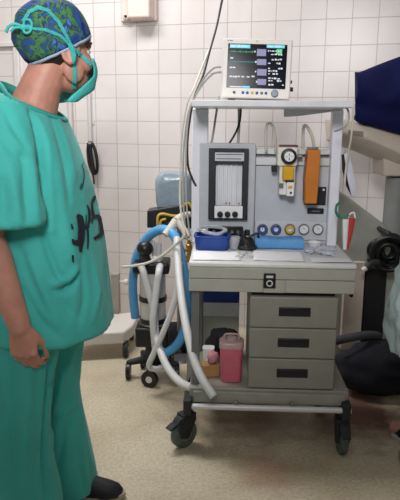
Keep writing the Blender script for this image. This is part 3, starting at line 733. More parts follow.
# sloped plate under the shelf
q = [MP(284, 107, .43), MP(284, 117, .43), MP(300, 116, .43), MP(330, 112, .43), MP(336, 107, .43)]
mb_('shelf_bracket', 'white', bevel=.002)(B().prism(q, (0, .02, 0)))

def desk_thing(b, name, m, label, cat, group=None, **k):
    o = b.xf(MW).build(name, m, None, **k); return tag(o, label, cat, group)
# ------------------------------------------------------------------ monitor on the shelf
mon_l = V((MX(255, 98, .20), .20, zs)); mw = MW @ mon_l
mon = thing('patient_monitor', 'cream patient monitor with a lit waveform screen, on the machine shelf', 'monitor', mw, -MT + rad(-1), local=True)
sc = 1/((600/(2.5*.979-.2*.204)))   # metres per pixel at the monitor
Wd, Hh = 70.5*sc, 59.5*sc
tilt = Matrix.Rotation(rad(-6), 4, 'X') @ Matrix.Rotation(rad(1.5), 4, 'Y')
up = Matrix.Translation((0, 0, .010)) @ tilt
def mp_(b, name, m, par, bevel=.002, **k): return b.xf(up).build(name, m, par, bevel=bevel, **k)
house = mp_(B().bx(-Wd/2, Wd/2, 0, .05, 0, Hh).box((0, .09, Hh/2), (Wd*.86, .10, Hh*.84)), 'housing', 'cream', mon, .006, bseg=3)
def spx(x, y):  # photo pixel inside the monitor -> monitor coordinates
    t = (y-38.5)/60.5; l = 221.4-3.4*t; r = 292.7-4.3*t
    return ((x-l)/(r-l)-.5)*Wd, (1-t)*Hh
ax, az = spx(226.7, 44); bx2, bz2 = spx(284, 88.5)
scr_o = mp_(B().bx(ax, bx2, -.003, .004, bz2, az), 'screen', 'screen', mon, .001)
def sbar(name, m, rects, d=.0038):
    b = B()
    for (xa, ya, xb, yb) in rects:
        p = spx(xa, ya); q = spx(xb, yb); b.bx(p[0], q[0], -d, -.003, q[1], p[1])
    return mp_(b, name, m, scr_o, 0)
sbar('status_bar', 'cyan', [(228.5, 45, 249, 48.5)]); sbar('status_bar', 'cyan', [(266, 44.6, 284, 47.6)])
sbar('status_text', 'swhite', [(229.5, 46, 234, 47.6), (236, 46, 239, 47.4), (240, 46, 246, 47.2)], .0044)
sbar('status_text', 'swhite', [(268, 45.4, 272, 46.8), (274, 45.4, 280, 46.6)], .0044)
rnd = random.Random(3)
b = B(); pts = []
for i in range(60):
    x = 228 + 26*i/59; y = 52.3 - (1.5 if i % 14 == 10 else 0) + (.8 if i % 14 == 11 else 0) - (.3 if i % 14 in (4, 5) else 0); s = spx(x, y); pts.append((s[0], -.0038, s[1]))
b.tube(pts, .0009, 5); mp_(b, 'trace', 'sgreen', scr_o, 0)
b = B(); pts = []
for i in range(60):
    x = 228 + 26*i/59; y = 62.5 - .35*abs(math.sin(i*.5)); s = spx(x, y); pts.append((s[0], -.0038, s[1]))
b.tube(pts, .0010, 5); mp_(b, 'trace', 'steal', scr_o, 0)
sbar('trace_labels', 'swhite', [(228.5, 58, 231.5, 59.3)])
sbar('trace_labels', 'swhite', [(228, 67.5, 230.5, 68.8), (231, 67.5, 233.6, 68.8)])
sbar('trace_labels', 'swhite', [(227.5, 76.5, 230, 78), (230.6, 76.8, 233, 78), (233.4, 76.5, 235, 78.4), (236, 76.5, 238, 77.8), (239.5, 76.7, 242.5, 77.9), (245, 76.7, 248, 77.9), (250, 76, 253, 77.4)])
sbar('value_boxes', 'spurple', [(256, 49, 265, 56), (256, 59, 265, 65), (256, 69, 265, 75.5), (256, 79, 264.5, 85)])
sbar('box_ticks', 'swhite', [(253, 51, 254.5, 52.5), (254, 61, 255.3, 63), (253.5, 71, 254.8, 72.5), (254.5, 81, 255.6, 83)])
dig = []
for y in (50, 53.5, 58.5, 62.5, 67.5, 70, 73, 77.5, 80, 84):
    x = 267
    while x < 281:
        w = rnd.uniform(1.0, 2.6)
        if rnd.random() < .72: dig.append((x, y+rnd.uniform(-.4, .3), x+w, y+rnd.uniform(.9, 1.5)))
        x += w + rnd.uniform(.5, 1.2)
sbar('readouts', 'swhite', dig); sbar('readout_large', 'sgreen', [(276, 48.6, 278.3, 53.8), (278.9, 48.6, 281.2, 53.8)])
sbar('bottom_bar', 'swhite', [(227.5, 87, 240, 88.2)]); sbar('bottom_key', 'cyan', [(240.5, 86.6, 248, 88.3)])
for i, (px, m) in enumerate(((232, 'greyink'), (241, 'bface'), (245.5, 'bface'), (250.5, 'yface'), (255.2, 'bface'), (260, 'greyink'), (264.5, 'bface'))):
    s = spx(px, 93.2); mp_(B().lathe((s[0], .001, s[1]), (0, -1, 0), ((0, .0062), (.003, .0060), (.0042, .004), (.0043, 0)), 14), 'button', m, mon, 0)
s = spx(273.2, 93.3); mp_(B().lathe((s[0], .001, s[1]), (0, -1, 0), ((0, .0155), (.010, .0145), (.014, .012), (.0142, 0)), 24), 'control_knob', mat('steel_blue_knob', '#7d8798', .4), mon, 0)
s = spx(256, 40.8); mp_(B().ell((s[0], .0, s[1]), (.006, .004, .004)), 'alarm_light', 'boxpink', mon, 0)
s = spx(228, 41.2); mp_(B().bx(s[0]-.006, s[0]-.002, -.001, .002, s[1]-.002, s[1]+.002).bx(s[0]+.001, s[0]+.014, -.001, .002, s[1]-.0015, s[1]+.0015), 'maker_mark', 'greyink', mon, 0)
for xa in (-Wd/2+.03, Wd/2-.06): B().bx(xa, xa+.03, .02, .13, 0, .014).build('foot', 'black', mon, bevel=.002)
s = spx(291, 86); mp_(B().cyl((Wd/2-.004, .06, s[1]), (Wd/2+.016, .06, s[1]), .009, n=14).cyl((Wd/2-.004, .06, s[1]+.03), (Wd/2+.010, .06, s[1]+.03), .007, n=14), 'side_socket', 'black', mon, .001)

# ------------------------------------------------------------------ vaporizers on the rail
c = MP(288, 170, .33)
vz = thing('vaporizer', 'white and yellow vaporizer with a black ringed dial, hanging on the machine rail', 'vaporizer', MW @ V((c.x, .34, MZ(287, 195, .34))), -MT, local=True)
def VB(px0, py0, px1, py1, y0, y1):
    q = mq(px0, py0, px1, py1, .33); z_ = MZ(287, 195, .34)
    return B().bx(q[0]-c.x, q[1]-c.x, y0, y1, q[2]-z_, q[3]-z_)
VB(277, 147, 297, 166, -.035, .06).build('body', 'cream', vz, bevel=.008, bseg=3)
VB(279, 165, 295, 195, -.02, .06).build('lower_body', 'cream', vz, bevel=.006)
VB(280, 145, 298, 147.5, -.01, .05).build('filler_cap', mat('dark_red_cap', '#5a3434', .5), vz, bevel=.002)
d = MP(288.2, 156, .33); zc = d.z - MZ(287, 195, .34); xc = d.x - c.x
dl = B().lathe((xc, -.035, zc), (0, -1, 0), ((0, .0345), (.020, .0335), (.026, .030), (.027, .023), (.022, .0225), (.0215, 0)), 32).build('dial', 'black', vz, bevel=0)
B().cyl((xc, -.0565, zc), (xc, -.059, zc), .0215, n=24).build('dial_face', 'face', dl)
B().bx(xc-.002, xc+.002, -.0602, -.0588, zc-.016, zc-.004).bx(xc-.002, xc+.001, -.0602, -.0588, zc+.002, zc+.014).bx(xc-.012, xc-.007, -.0602, -.0588, zc-.001, zc+.001).bx(xc+.007, xc+.012, -.0602, -.0588, zc-.001, zc+.001).build('dial_marks', 'greyink', dl)
VB(282, 166, 293, 179.5, -.05, 0).build('yellow_block', 'yellow', vz, bevel=.005)
VB(285, 178, 293, 181.5, -.045, 0).build('dark_band', 'slot', vz, bevel=.002)
VB(286, 181.5, 293.5, 195.5, -.045, 0).build('filler_port', 'face', vz, bevel=.004)
VB(287.5, 185, 291.5, 188, -.0475, -.04).build('yellow_tag', 'yellow', vz, bevel=.001)
VB(289, 191, 291, 193, -.0475, -.04).build('port_dot', 'slot', vz, bevel=.001)
VB(279, 183, 283, 188, -.026, -.015).build('sight_glass', 'greyink', vz, bevel=.001)
VB(272, 166, 277, 172, .0, .04).build('rail_lock', 'slot', vz, bevel=.003)
B().cyl((.035, .01, zc-.002), (.062, .01, zc-.002), .009, n=14).build('lock_knob', 'dsteel', vz, bevel=.001)
VB(281, 150, 293, 163, .058, .066).build('rail_hook', 'dsteel', vz)
o2 = MP(312, 176, .33)
oz = thing('vaporizer', 'tall orange vaporizer hanging on the rail beside the yellow one', 'vaporizer', MW @ V((o2.x, .33, MZ(311, 203, .33))), -MT, local=True)
zb_ = MZ(311, 203, .33); Hz = MZ(313, 149.5, .33)-zb_
ring = lambda x0, x1, y0, y1, z: [V((x0, y0, z)), V((x1, y0, z)), V((x1, y1, z)), V((x0, y1, z))]
e0 = MX(304.2, 203, .33)-o2.x; e1 = MX(316, 203, .33)-o2.x; e2 = MX(307, 150, .33)-o2.x; e3 = MX(319.6, 150, .33)-o2.x
B().loft([ring(e0, e1, -.03, .045, 0), ring(e0*.6+e2*.4-.006, e1*.6+e3*.4+.002, -.035, .05, Hz*.45), ring(e2, e3, -.04, .055, Hz)]).build('body', 'orange', oz, bevel=.005)
B().bx(e2+.004, e3-.004, -.0, .045, Hz, Hz+.010).build('top_plate', 'dsteel', oz, bevel=.003)
B().bx(e2+.012, e3-.012, .05, .072, Hz-.075, Hz-.02).build('rail_hook', 'dsteel', oz)
B().bx(e0-.005, e0+.004, -.01, .03, .008, .10).build('side_guard', mat('dark_orange', '#9a5a22', .5), oz, bevel=.002)

# ------------------------------------------------------------------ things on the worktop
tr_ = thing('tray', 'cobalt blue plastic tray at the left of the worktop', 'tray', MW @ V((-.235, .27, DZ)), -MT, local=True)
tb = B(); w, d_, h_ = .078, .062, .060
def rr(w, d, z, n=32): return [V((x, y, z)) for x, y in ((w*math.copysign(abs(math.cos(q))**.45, math.cos(q)), d*math.copysign(abs(math.sin(q))**.45, math.sin(q))) for q in (2*math.pi*i/n for i in range(n)))]
tb.loft([rr(w*.93, d_*.9, .0), rr(w*.97, d_*.96, h_*.5), rr(w, d_, h_), rr(w*.9, d_*.9, h_), rr(w*.88, d_*.86, h_*.35)])
tb.build('tray_body', 'bluetray', tr_, smooth=50)
rim = B().tube(rr(w*1.01, d_*1.01, h_), .004, 8, closed=True); rim.build('rim', 'bluetray', tr_, smooth=180)
pts = []
for i in range(110):
    q = i/109*2*math.pi*3; pts.append((-.235+.058*math.cos(q)*(1-.1*math.sin(i)), .255+.042*math.sin(q), DZ+.066+.022*abs(math.sin(q*.5+.6))+.002*i/20))
desk_thing(B().tube([V(p) for p in pts], .0042, 8), 'tubing_coil', 'clear', 'coil of clear tubing lying on the cobalt blue tray', 'tubing', smooth=180)
# black breathing mask
cm = MP(247, 242, .25); mz = thing('breathing_mask', 'black rubber breathing mask with straps in the middle of the worktop', 'breathing mask', MW @ V((-.082, .262, DZ)), -MT, local=True)
B().lathe((0, 0, 0), (0, 0, 1), ((0, .032), (.006, .040), (.022, .038), (.045, .028), (.058, .017), (.060, .013), (.086, .012), (.086, .0)), 24).build('cone', 'black', mz, smooth=50)
B().torus((0, 0, .010), (0, 0, 1), .036, .010, 28, 10).build('cushion', 'rubber', mz, smooth=180)
B().torus((0, 0, .060), (0, 0, 1), .018, .004, 24, 8).build('ring', 'dsteel', mz, smooth=180)
sb = B()
for a in (0, 2.1, 4.2): sb.tube(spline([(.02*math.cos(a), .02*math.sin(a), .06), (.045*math.cos(a), .045*math.sin(a), .07), (.058*math.cos(a+.5), .058*math.sin(a+.5), .035), (.05*math.cos(a+.9), .05*math.sin(a+.9), .006)]), .0055, 8)
sb.build('strap', 'black', mz, smooth=180)
# grey cup, scissors
desk_thing(B().lathe((-.137, .26, DZ), (0, 0, 1), ((0, .018), (.002, .021), (.055, .026), (.056, .024), (.004, .019), (.004, 0)), 24), 'specimen_cup', 'clear', 'small clear cup between the blue tray and the black mask', 'cup', smooth=50)
sx = B(); 
for s in (-1, 1):
    sx.tube(spline([(-.098+s*.012, .10, DZ+.006), (-.095, .145, DZ+.007), (-.092-s*.004, .19, DZ+.006)]), .0035, 8); sx.torus((-.098+s*.022, .085, DZ+.005), (0, 0, 1), .012, .003, 20, 8, .018)
sx.cyl((-.095, .145, DZ+.003), (-.095, .145, DZ+.012), .005, n=12)
desk_thing(sx, 'scissors', 'steel', 'steel scissors lying in front of the black mask', 'scissors', smooth=180)
# blue wrapped pack
wp = B(); rg = []
x0, x1 = -.045, .168
for i in range(15):
    t = i/14; x = x0+(x1-x0)*t; k = .92+.08*math.sin(t*9)+.03*noise.noise(V((t*9, 0, 0)))
    rg.append([V((x, .31+.05*math.copysign(abs(math.cos(q))**.4, math.cos(q))*k, DZ+.025+.0245*math.copysign(abs(math.sin(q))**.35, math.sin(q))*(k if math.sin(q) > 0 else 1))) for q in (2*math.pi*j/24 for j in range(24))])
desk_thing(wp.loft(rg), 'wrapped_pack', 'bluewrap', 'light blue cloth-wrapped pack under the round gauges', 'wrapped pack', smooth=60)
# paper sheets
def sheet(x0, x1, y0, y1, z, rot, seed, label):
    b = B(); n = 14; vs = []; R = Matrix.Rotation(rot, 3, 'Z'); cx, cy = (x0+x1)/2, (y0+y1)/2
    for i in range(n+1):
        for j in range(n+1):
            v = R @ V((x0+(x1-x0)*i/n-cx, y0+(y1-y0)*j/n-cy, 0)); zz = z + .0025*(1+noise.noise(V((v.x*14+seed, v.y*14, 0))))
            vs.append((v.x+cx, v.y+cy, zz))
    b.add(vs, [(i*(n+1)+j, (i+1)*(n+1)+j, (i+1)*(n+1)+j+1, i*(n+1)+j+1) for i in range(n) for j in range(n)])
    return desk_thing(b, 'paper_sheet', 'paper', label, 'paper', 'papers spread on the worktop', smooth=180, solid=.0008)
sheet(-.312, -.115, .02, .19, DZ+.0006, .03, 1, 'white paper sheet at the left end of the worktop, before the blue tray')
sheet(-.06, .15, .03, .22, DZ+.0006, -.04, 5, 'white paper sheet in the middle of the worktop, before the blue pack')
sheet(.17, .335, .015, .10, DZ+.0006, .05, 9, 'white paper sheet at the right front corner of the worktop')
# crumpled wrappers
def crumple(c, r, seed): return B().ell(c, r, 14, 9, Matrix.Rotation(seed, 3, 'Z'), lambda u: 1+.45*noise.noise(u*2.6+V((seed*3, 0, 0))))
for i, (x, y, r, l) in enumerate(((.185, .20, (.045, .022, .010), 'crumpled silver blue wrapper nearest the light blue pack'), (.245, .17, (.05, .025, .009), 'crumpled silver blue wrapper at the front right of the worktop'), (.262, .25, (.05, .022, .011), 'crumpled silver blue wrapper below the right-hand gauges'))):
    desk_thing(crumple((x, y, DZ+r[2]*1.05), r, i+1.3), 'foil_wrapper', 'foil', l, 'wrapper', 'crumpled wrappers on the worktop', smooth=25)
desk_thing(B().lathe((.225, .345, DZ), (0, 0, 1), ((0, .024), (.003, .027), (.022, .034), (.022, .031), (.006, .023), (.006, 0)), 24), 'dish', 'face', 'small white dish behind the crumpled wrappers', 'dish', smooth=50)

# ------------------------------------------------------------------ on the base plate
BZ = .274
pk = thing('sharps_container', 'pink red sharps container with a clear lid beside the drawers', 'sharps container', MW @ V((-.143, .095, BZ)), -MT, local=True)
B().loft([rr(.044, .040, 0), rr(.050, .044, .155)]).build('box', 'pink', pk, smooth=50, bevel=.004)
B().loft([rr(.053, .047, .152), rr(.053, .047, .174), rr(.045, .04, .181)]).build('lid', 'pinklid', pk, smooth=50)
B().tube(spline([(-.03, 0, .180), (-.026, 0, .203), (.026, 0, .203), (.03, 0, .180)]), .005, 8).build('lid_handle', 'pinklid', pk, smooth=180)
B().lathe((.0, .0, .180), (0, 0, 1), ((0, .024), (.012, .022), (.012, .0)), 20).build('lid_flap', 'pinklid', pk, smooth=50)
desk_thing(B().box((-.236, .135, BZ+.028), (.075, .06, .054), Matrix.Rotation(.25, 3, 'Z')), 'carton', 'tan', 'small tan carton on the base plate, left of the sharps container', 'box', bevel=.003)
desk_thing(crumple((-.222, .125, BZ+.085), (.026, .024, .030), 4.2), 'tissue', 'pinkcloth', 'crumpled pink tissue on top of the tan carton', 'tissue', smooth=180)
desk_thing(B().loft([rr(.020, .020, 0), rr(.027, .027, .095)]).xf(Matrix.Translation((-.245, .22, BZ))), 'paper_cup', 'paper', 'white paper cup behind the tan carton', 'cup', smooth=50)
def clothblob(c, r, seed, n=28): return B().ell(c, r, n, 16, None, lambda u: 1+.28*noise.noise(u*1.8+V((seed, 0, 0)))+.10*noise.noise(u*5+V((0, seed, 0))))
desk_thing(clothblob((-.178, .34, BZ+.075), (.078, .06, .070), 2.2), 'folded_cloth', 'darkcloth', 'dark bundled cloth behind the sharps container', 'cloth', smooth=180)
# behind the machine, on the floor
bb = thing('storage_box', 'blue and white box on the floor behind the machine', 'box', MW @ V((-.22, .72, 0)), -MT, local=True)
B().bx(-.15, .12, -.09, .12, 0, .38).build('lower_box', 'beigegrey', bb, bevel=.006); B().bx(-.15, .12, -.09, .12, .38, .455).build('white_band', 'white', bb, bevel=.004); B().bx(-.15, .12, -.09, .12, .455, .60).build('blue_top', 'bluetray', bb, bevel=.006)
gc = V((.02, .72, 0))
tk = thing('gas_cylinder', 'dark gas cylinder standing behind the drawers', 'gas cylinder', MW @ gc, -MT, local=True)
B().lathe((0, 0, 0), (0, 0, 1), ((0, .07), (.01, .078), (.56, .078), (.60, .06), (.625, .03), (.65, .025), (.65, 0)), 28).build('tank', 'rubber', tk, smooth=50)
B().cyl((0, 0, .645), (0, 0, .69), .012, n=14).box((0, 0, .70), (.06, .018, .018)).build('valve', 'brass', tk, bevel=.002)

# ------------------------------------------------------------------ absorber stand at the left of the machine
Y0 = 3.05; AX = P(153, 300, Y0); KF = 1.12
ab = thing('suction_stand', 'wheeled stand with a clear banded canister and black top, left of the machine', 'suction unit', V((AX.x, Y0, 0)))
def zpx(py, Y, px=153): return P(px, py, Y).z
def ad(b, name, m, par=ab, bevel=.002, **k): return b.build(name, m, par, bevel=bevel, **k)
ax_ = AX.x
zt = zpx(270, Y0); zb = zpx(324, Y0)
can = ad(B().lathe((ax_, Y0, zb), (0, 0, 1), ((0, .060), (.004, .067), (zt-zb-.004, .067), (zt-zb, .062)), 32), 'canister', 'jar', smooth=50)
ad(B().lathe((ax_, Y0, zb), (0, 0, 1), ((.004, .045), (.10, .045), (.101, 0)), 24), 'canister_filling', 'cordw', can, smooth=50)
for py in (297.5, 319): z = zpx(py, Y0); ad(B().lathe((ax_, Y0, z-.013), (0, 0, 1), ((0, .068), (0, .073), (.026, .073), (.026, .068)), 32), 'canister_band', 'black', can, 0, smooth=50)
tp_ = ad(B().bx(ax_-.098, ax_+.090, Y0-.085, Y0+.085, zt-.004, zt+.055), 'top_block', 'black', bevel=.012, bseg=3)
vp = B().cyl((ax_-.045, Y0-.03, zt+.048), (ax_+.05, Y0-.03, zt+.075), .017, n=16).cyl((ax_+.035, Y0-.03, zt+.03), (ax_+.035, Y0-.03, zt+.15), .015, n=16).cyl((ax_+.01, Y0-.02, zt+.04), (ax_+.004, Y0-.02, zt+.16), .011, n=14)
ad(vp, 'valve_pipes', 'steel', tp_, 0)
bc = P(145, 248.5, 2.97)
ball = ad(B().ell(bc, (.042, .042, .040), 28, 18).cyl(bc-V((0, 0, .03)), (bc.x+.01, 2.99, zt+.04), .022, .027, 18), 'valve_dome', 'black', bevel=0, smooth=60)
bs = ad(B().bx(ax_-.09, ax_+.085, Y0-.075, Y0+.09, zpx(343, Y0), zb), 'motor_housing', 'black', bevel=.012, bseg=3)
ad(B().lathe((ax_, Y0+.03, .07), (0, 0, 1), ((0, .06), (.03, .055), (zpx(342, Y0)-.07, .04)), 24), 'base_hub', 'rubber', smooth=50)
for i in range(5):
    a = rad(-95 + 72*i); e = V((ax_+.14*math.cos(a), Y0+.03+.14*math.sin(a), .09))
    lg = ad(B().tube([V((ax_, Y0+.03, .11)), e], [.024, .016], 10), 'leg', 'rubber', bevel=0)
    ct = B().cyl((e.x-.012, e.y, .045), (e.x+.012, e.y, .045), .045, n=24) if i else B().cyl((e.x-.004, e.y-.012, .045), (e.x+.004, e.y+.012, .045), .045, n=24)
    ct.cyl((e.x, e.y, .06), (e.x, e.y, .10), .010, n=10); cw = ad(ct, 'caster', 'black', lg, .003)
    if not i: ad(B().cyl((e.x-.004, e.y-.015, .045), (e.x, e.y, .045), .018, n=18), 'hub', 'steel', cw, .001)
# bracket with the wedge case and the film-wrapped bin
yc = 3.30
cl = [P(147, 211, yc), P(147, 228, yc), P(158, 228, yc), P(160, 221, yc), P(192, 219.5, yc), P(192, 203, yc)]
cs = thing('equipment_case', 'black wedge-shaped case with yellow tubes above the suction stand', 'case', V((P(170, 228, yc).x, yc, cl[1].z)))
B().prism(cl, (0, .12, 0)).build('case_body', 'black', cs, bevel=.006)
B().bx(P(160, 222, yc).x, P(192, 222, yc).x, yc+.02, yc+.11, P(160, 229, yc).z, P(160, 220.5, yc).z).build('lower_case', 'rubber', cs, bevel=.004)
for pp in ([(158, 229), (158, 217), (163, 214), (175, 216), (190, 214)], [(160, 229), (161, 221), (166, 219)], [(182, 207), (188, 203), (192, 208)]):
    B().tube(spline([P(x, y, yc-.012) for x, y in pp]), .008, 8).build('yellow_tube', 'amber', cs, smooth=180)
post = B().cyl((cs.location.x+.05, yc+.06, 0.02), (cs.location.x+.05, yc+.06, P(170, 228, yc).z), .014, n=16); post.build('support_pole', 'dsteel', cs)
B().lathe((cs.location.x+.05, yc+.06, 0), (0, 0, 1), ((0, .11), (.02, .10), (.03, .02)), 28).build('foot', 'dsteel', cs, smooth=50)
# bin wrapped in film on the case
bt = []; ytop = yc+.08
for py, xa, xb, dd in ((206, 157, 191.5, .055), (200, 156.5, 192, .06), (190, 155.5, 192, .062), (180, 155.3, 192, .062), (176, 157, 191.5, .058), (173, 160, 188, .05), (171.5, 165, 183, .035)):
    a = P(xa, py, ytop); b_ = P(xb, py, ytop); mx_ = (a.x+b_.x)/2; hw = (b_.x-a.x)/2
    r_ = []
    for q in (2*math.pi*i/40 for i in range(40)):
        k = 1 + .05*noise.noise(V((math.cos(q)*3, math.sin(q)*3, py*.12)))
        r_.append(V((mx_ + hw*k*math.copysign(abs(math.cos(q))**.5, math.cos(q)), ytop + dd*k*math.copysign(abs(math.sin(q))**.5, math.sin(q)), a.z)))
    bt.append(r_)
cz0 = min(p.z for p in bt[0])
tag(B().loft(bt).build('wrapped_bin', 'bag', None, smooth=35), 'blue grey film-wrapped bin standing on the black wedge case', 'bin')
# Y-piece connector and brass fittings beside the case
tag(B().tube([P(190, 214, 3.02), P(182, 216, 3.0), P(176, 221, 2.97)], [.014, .018, .022], 14).tube([P(176, 221, 2.97), P(170, 229, 2.95), P(165, 235, 2.93)], [.022, .02, .018], 14).tube([P(177, 221, 2.97), P(184, 230, 2.95), P(187, 238, 2.93)], [.019, .018, .016], 12).build('hose_connector', 'cordw', None, smooth=60), 'ivory Y-shaped hose connector in front of the black wedge case', 'connector')
tag(B().lathe(P(189, 262, 2.84), (0, 0, 1), ((0, .012), (.01, .016), (.03, .016), (.034, .010), (.055, .010), (.06, .015), (.085, .015), (.09, .008), (.11, .008), (.112, 0)), 18).cyl(P(189, 250, 2.84), P(184, 250, 2.83), .009, n=12).cyl(P(189, 243, 2.84), P(193, 241, 2.84), .008, n=12).build('pipe_fitting', 'brass', None, smooth=40), 'upright brass pipe fitting at the left edge of the worktop', 'pipe fitting')
kb_ = B().ell((P(179, 335, 3.42).x, 3.42, .10), (.12, .09, .105), 32, 18, None, lambda u: 1+.22*noise.noise(u*2+V((8, 0, 0)))+.06*noise.noise(u*6))
for v in kb_.v: v.z = max(v.z, 0)
tag(kb_.build('floor_bag', 'darkcloth', None, smooth=180), 'dark bag on the floor behind the hoses, left of the machine', 'bag')
# hoses
def hose(name, pix, r, m, label, cat='hose', group=None, corr=True, **k):
    pts = [P(x, y, Y) for x, y, Y in pix]; b = B()
    if corr: b.hose(pts, r)
    else: b.tube(spline(pts, 8), r, 10)
    return tag(b.build(name, m, None, smooth=180 if not corr else 80, **k), label, cat, group)
hose('breathing_hose', [(135.5, 318, 3.08), (133.5, 300, 3.08), (133, 280, 3.08), (137, 256, 3.07), (145, 241, 3.05), (153, 233, 3.02), (163, 229.5, 2.98), (173, 234, 2.93), (179, 247, 2.90), (183, 266, 2.88), (186, 290, 2.88), (187, 312, 2.90), (184, 332, 2.92), (175, 347, 2.95), (160, 356, 2.98)], .0235, 'bluehose', 'thick sky blue hose arching over the suction stand')
G4 = 'white corrugated breathing hoses'
hose('breathing_hose', [(141, 266, 2.96), (143, 271, 2.93), (149, 292, 2.92), (154, 312, 2.92), (156, 333, 2.88), (160, 350, 2.80), (168, 368, 2.68), (180, 382, 2.55), (194, 388, 2.42), (207, 386, 2.33)], .0175, 'whitehose', 'white corrugated hose from the left of the black top, ending low by the base plate', group=G4)
hose('breathing_hose', [(160, 266, 2.96), (159, 272, 2.90), (157, 285, 2.89), (155, 302, 2.88), (153, 320, 2.87), (154.5, 340, 2.88), (156, 352, 2.90)], .0175, 'whitehose', 'white corrugated hose hanging straight down the front of the clear canister', group=G4)
hose('breathing_hose', [(180, 262, 2.80), (178, 285, 2.80), (172, 310, 2.80), (163, 333, 2.80), (154, 353, 2.82), (149, 366, 2.84), (156, 369, 2.86), (165, 366, 2.88)], .0145, 'whitehose', 'white corrugated hose crossing down to the left into a small loop', group=G4)
hose('breathing_hose', [(177, 238, 2.86), (178, 262, 2.76), (180, 285, 2.66), (183, 308, 2.56), (188, 335, 2.45), (195, 362, 2.36), (204, 382, 2.30), (214, 397, 2.265)], .018, 'whitehose', 'long white corrugated hose with its open end on the bumper rail', group=G4)
hose('suction_tube', [(122, 267, 2.90), (136, 265.5, 2.89), (150, 262, 2.87), (163, 255, 2.84), (174, 246, 2.80), (183, 238, 2.74), (188, 232, 2.70)], .0065, 'cordw', 'thin ivory tube running left from the hoses past the black dome', 'tube', corr=False)

# ------------------------------------------------------------------ cords
def cord(pix, r, m, label, group=None):
    return hose('cord', pix, r, m, label, 'cord', group, corr=False)
cord([(259, -222, 3.42), (252, -96, 3.34), (240, -62, 3.28), (229, -28, 3.2), (222, 0, 3.1), (217, 25, 2.95), (210, 50, 2.85), (203, 76, 2.78), (195, 95, 2.72), (190, 118, 2.70), (187.5, 142, 2.70), (188, 165, 2.70), (192, 178, 2.72), (196, 186, 2.73)], .005, 'cordb', 'black cord hanging from above to the left of the monitor')
GC = 'grey monitor leads at the left post'
cord([(221, 67, 2.55), (214, 68, 2.56), (205, 77, 2.6), (197, 92, 2.63), (190, 110, 2.66), (186.5, 140, 2.66), (186, 175, 2.66), (187, 210, 2.66), (190, 236, 2.66)], .0042, 'cordg', 'upper grey lead leaving the monitor side', GC)
cord([(221, 72, 2.55), (213, 74, 2.57), (204, 83, 2.61), (195, 97, 2.64), (188, 115, 2.68), (184, 145, 2.68), (183, 180, 2.68), (184, 215, 2.68), (187, 240, 2.68)], .0042, 'cordg', 'lower grey lead leaving the monitor side', GC)
cord([(257, -222, 3.48), (251, -96, 3.40), (240, -62, 3.34), (229, -28, 3.26), (222.5, 0, 3.16), (217, 25, 3.02), (211, 45, 2.93), (203, 65, 2.82), (194, 88, 2.72), (187, 104, 2.70), (182, 135, 2.70), (180.5, 170, 2.70), (180, 200, 2.68), (183, 222, 2.65), (189, 236, 2.62)], .0045, 'cordw', 'pale ivory cord at the far left of the cord bundle')
cord([(219, 96, 2.72), (216, 115, 2.74), (213, 135, 2.76), (211, 144, 2.76)], .005, 'cordg', 'grey cord dropping from the monitor to the flowmeter block')
cord([(241, 106, 2.72), (240, 120, 2.75), (236, 132, 2.76), (229, 144, 2.75)], .0048, 'cordb', 'thin black cord curving under the middle of the shelf')
cord([(239, 106, 2.76), (239, 125, 2.77), (238, 144, 2.77)], .0065, 'cordg', 'straight grey cord under the middle of the shelf')
cord([(276, 152, 2.72), (275, 138, 2.69), (272.5, 126, 2.68), (268, 124, 2.68), (266, 132, 2.68), (266, 152, 2.70)], .0065, 'cordw', 'small pale loop of tubing left of the yellow vaporizer')
cord([(314.5, 151, 2.69), (312.5, 138, 2.68), (308, 128, 2.68), (304, 126, 2.70), (303, 135, 2.72), (303, 150, 2.73)], .007, 'cordw', 'pale loop of tubing above the orange vaporizer')
rc = P(352, 101, 2.42)
cord([(351.5, 102, 2.44), (353, 104, 2.42), (353, 118, 2.43), (351, 138, 2.46), (348.5, 152, 2.50), (346, 168, 2.52), (344.5, 185, 2.53)], .0042, 'cordw', 'ivory cord hanging from the right end of the shelf')
cord([(346, 106, 2.5), (349, 114, 2.47), (347.5, 124, 2.46), (341, 129, 2.48), (335, 131, 2.52)], .004, 'cordg', 'short grey cord looped across the right post')

# paper strip, red and white pouch, green tube at the right post
ps = [P(344, 154, 2.56), P(347, 153, 2.56), (P(354.5, 190, 2.56)), P(351.5, 196, 2.56), P(347.5, 180, 2.56)]
pst = thing('paper_strip', 'narrow lilac paper strip with a dark back hanging right of the post', 'paper strip', P(350, 193, 2.56))
B().prism(ps, (.012, .006, 0)).build('strip', 'lilac', pst, bevel=.0008)
B().prism([P(342, 155, 2.57), P(344, 154, 2.57), P(351.5, 196, 2.57), P(346.5, 186, 2.57), P(342.5, 170, 2.57)], (.0, .008, 0)).build('dark_back', 'slot', pst, bevel=.0008)
rd = thing('pouch', 'red and white tapered pouch hanging at the right end of the worktop', 'pouch', P(347, 249, 2.50))
def taper(pl, Y, th):
    rr_ = []
    for (xa, xb, y) in pl:
        a = P(xa, y, Y); b_ = P(xb, y, Y); mx_ = (a+b_)/2; hw = (b_.x-a.x)/2
        rr_.append([V((mx_.x+hw*math.cos(q), Y+th*math.sin(q)*(hw/.03+.2), mx_.z)) for q in (2*math.pi*i/20 for i in range(20))])
    return B().loft(rr_)
taper([(344.5, 348.5, 249.5), (346, 353, 232), (347, 355.5, 218)], 2.50, .014).build('red_side', 'red', rd, smooth=50)
taper([(343, 346.5, 249.5), (342.5, 348, 232), (342.5, 349, 219)], 2.495, .014).build('white_side', 'face', rd, smooth=50)
B().tube(spline([P(348, 219, 2.5), P(350, 214, 2.5), P(354, 213, 2.5), P(355, 219, 2.5)]), .004, 8).build('clip', 'face', rd, smooth=180)
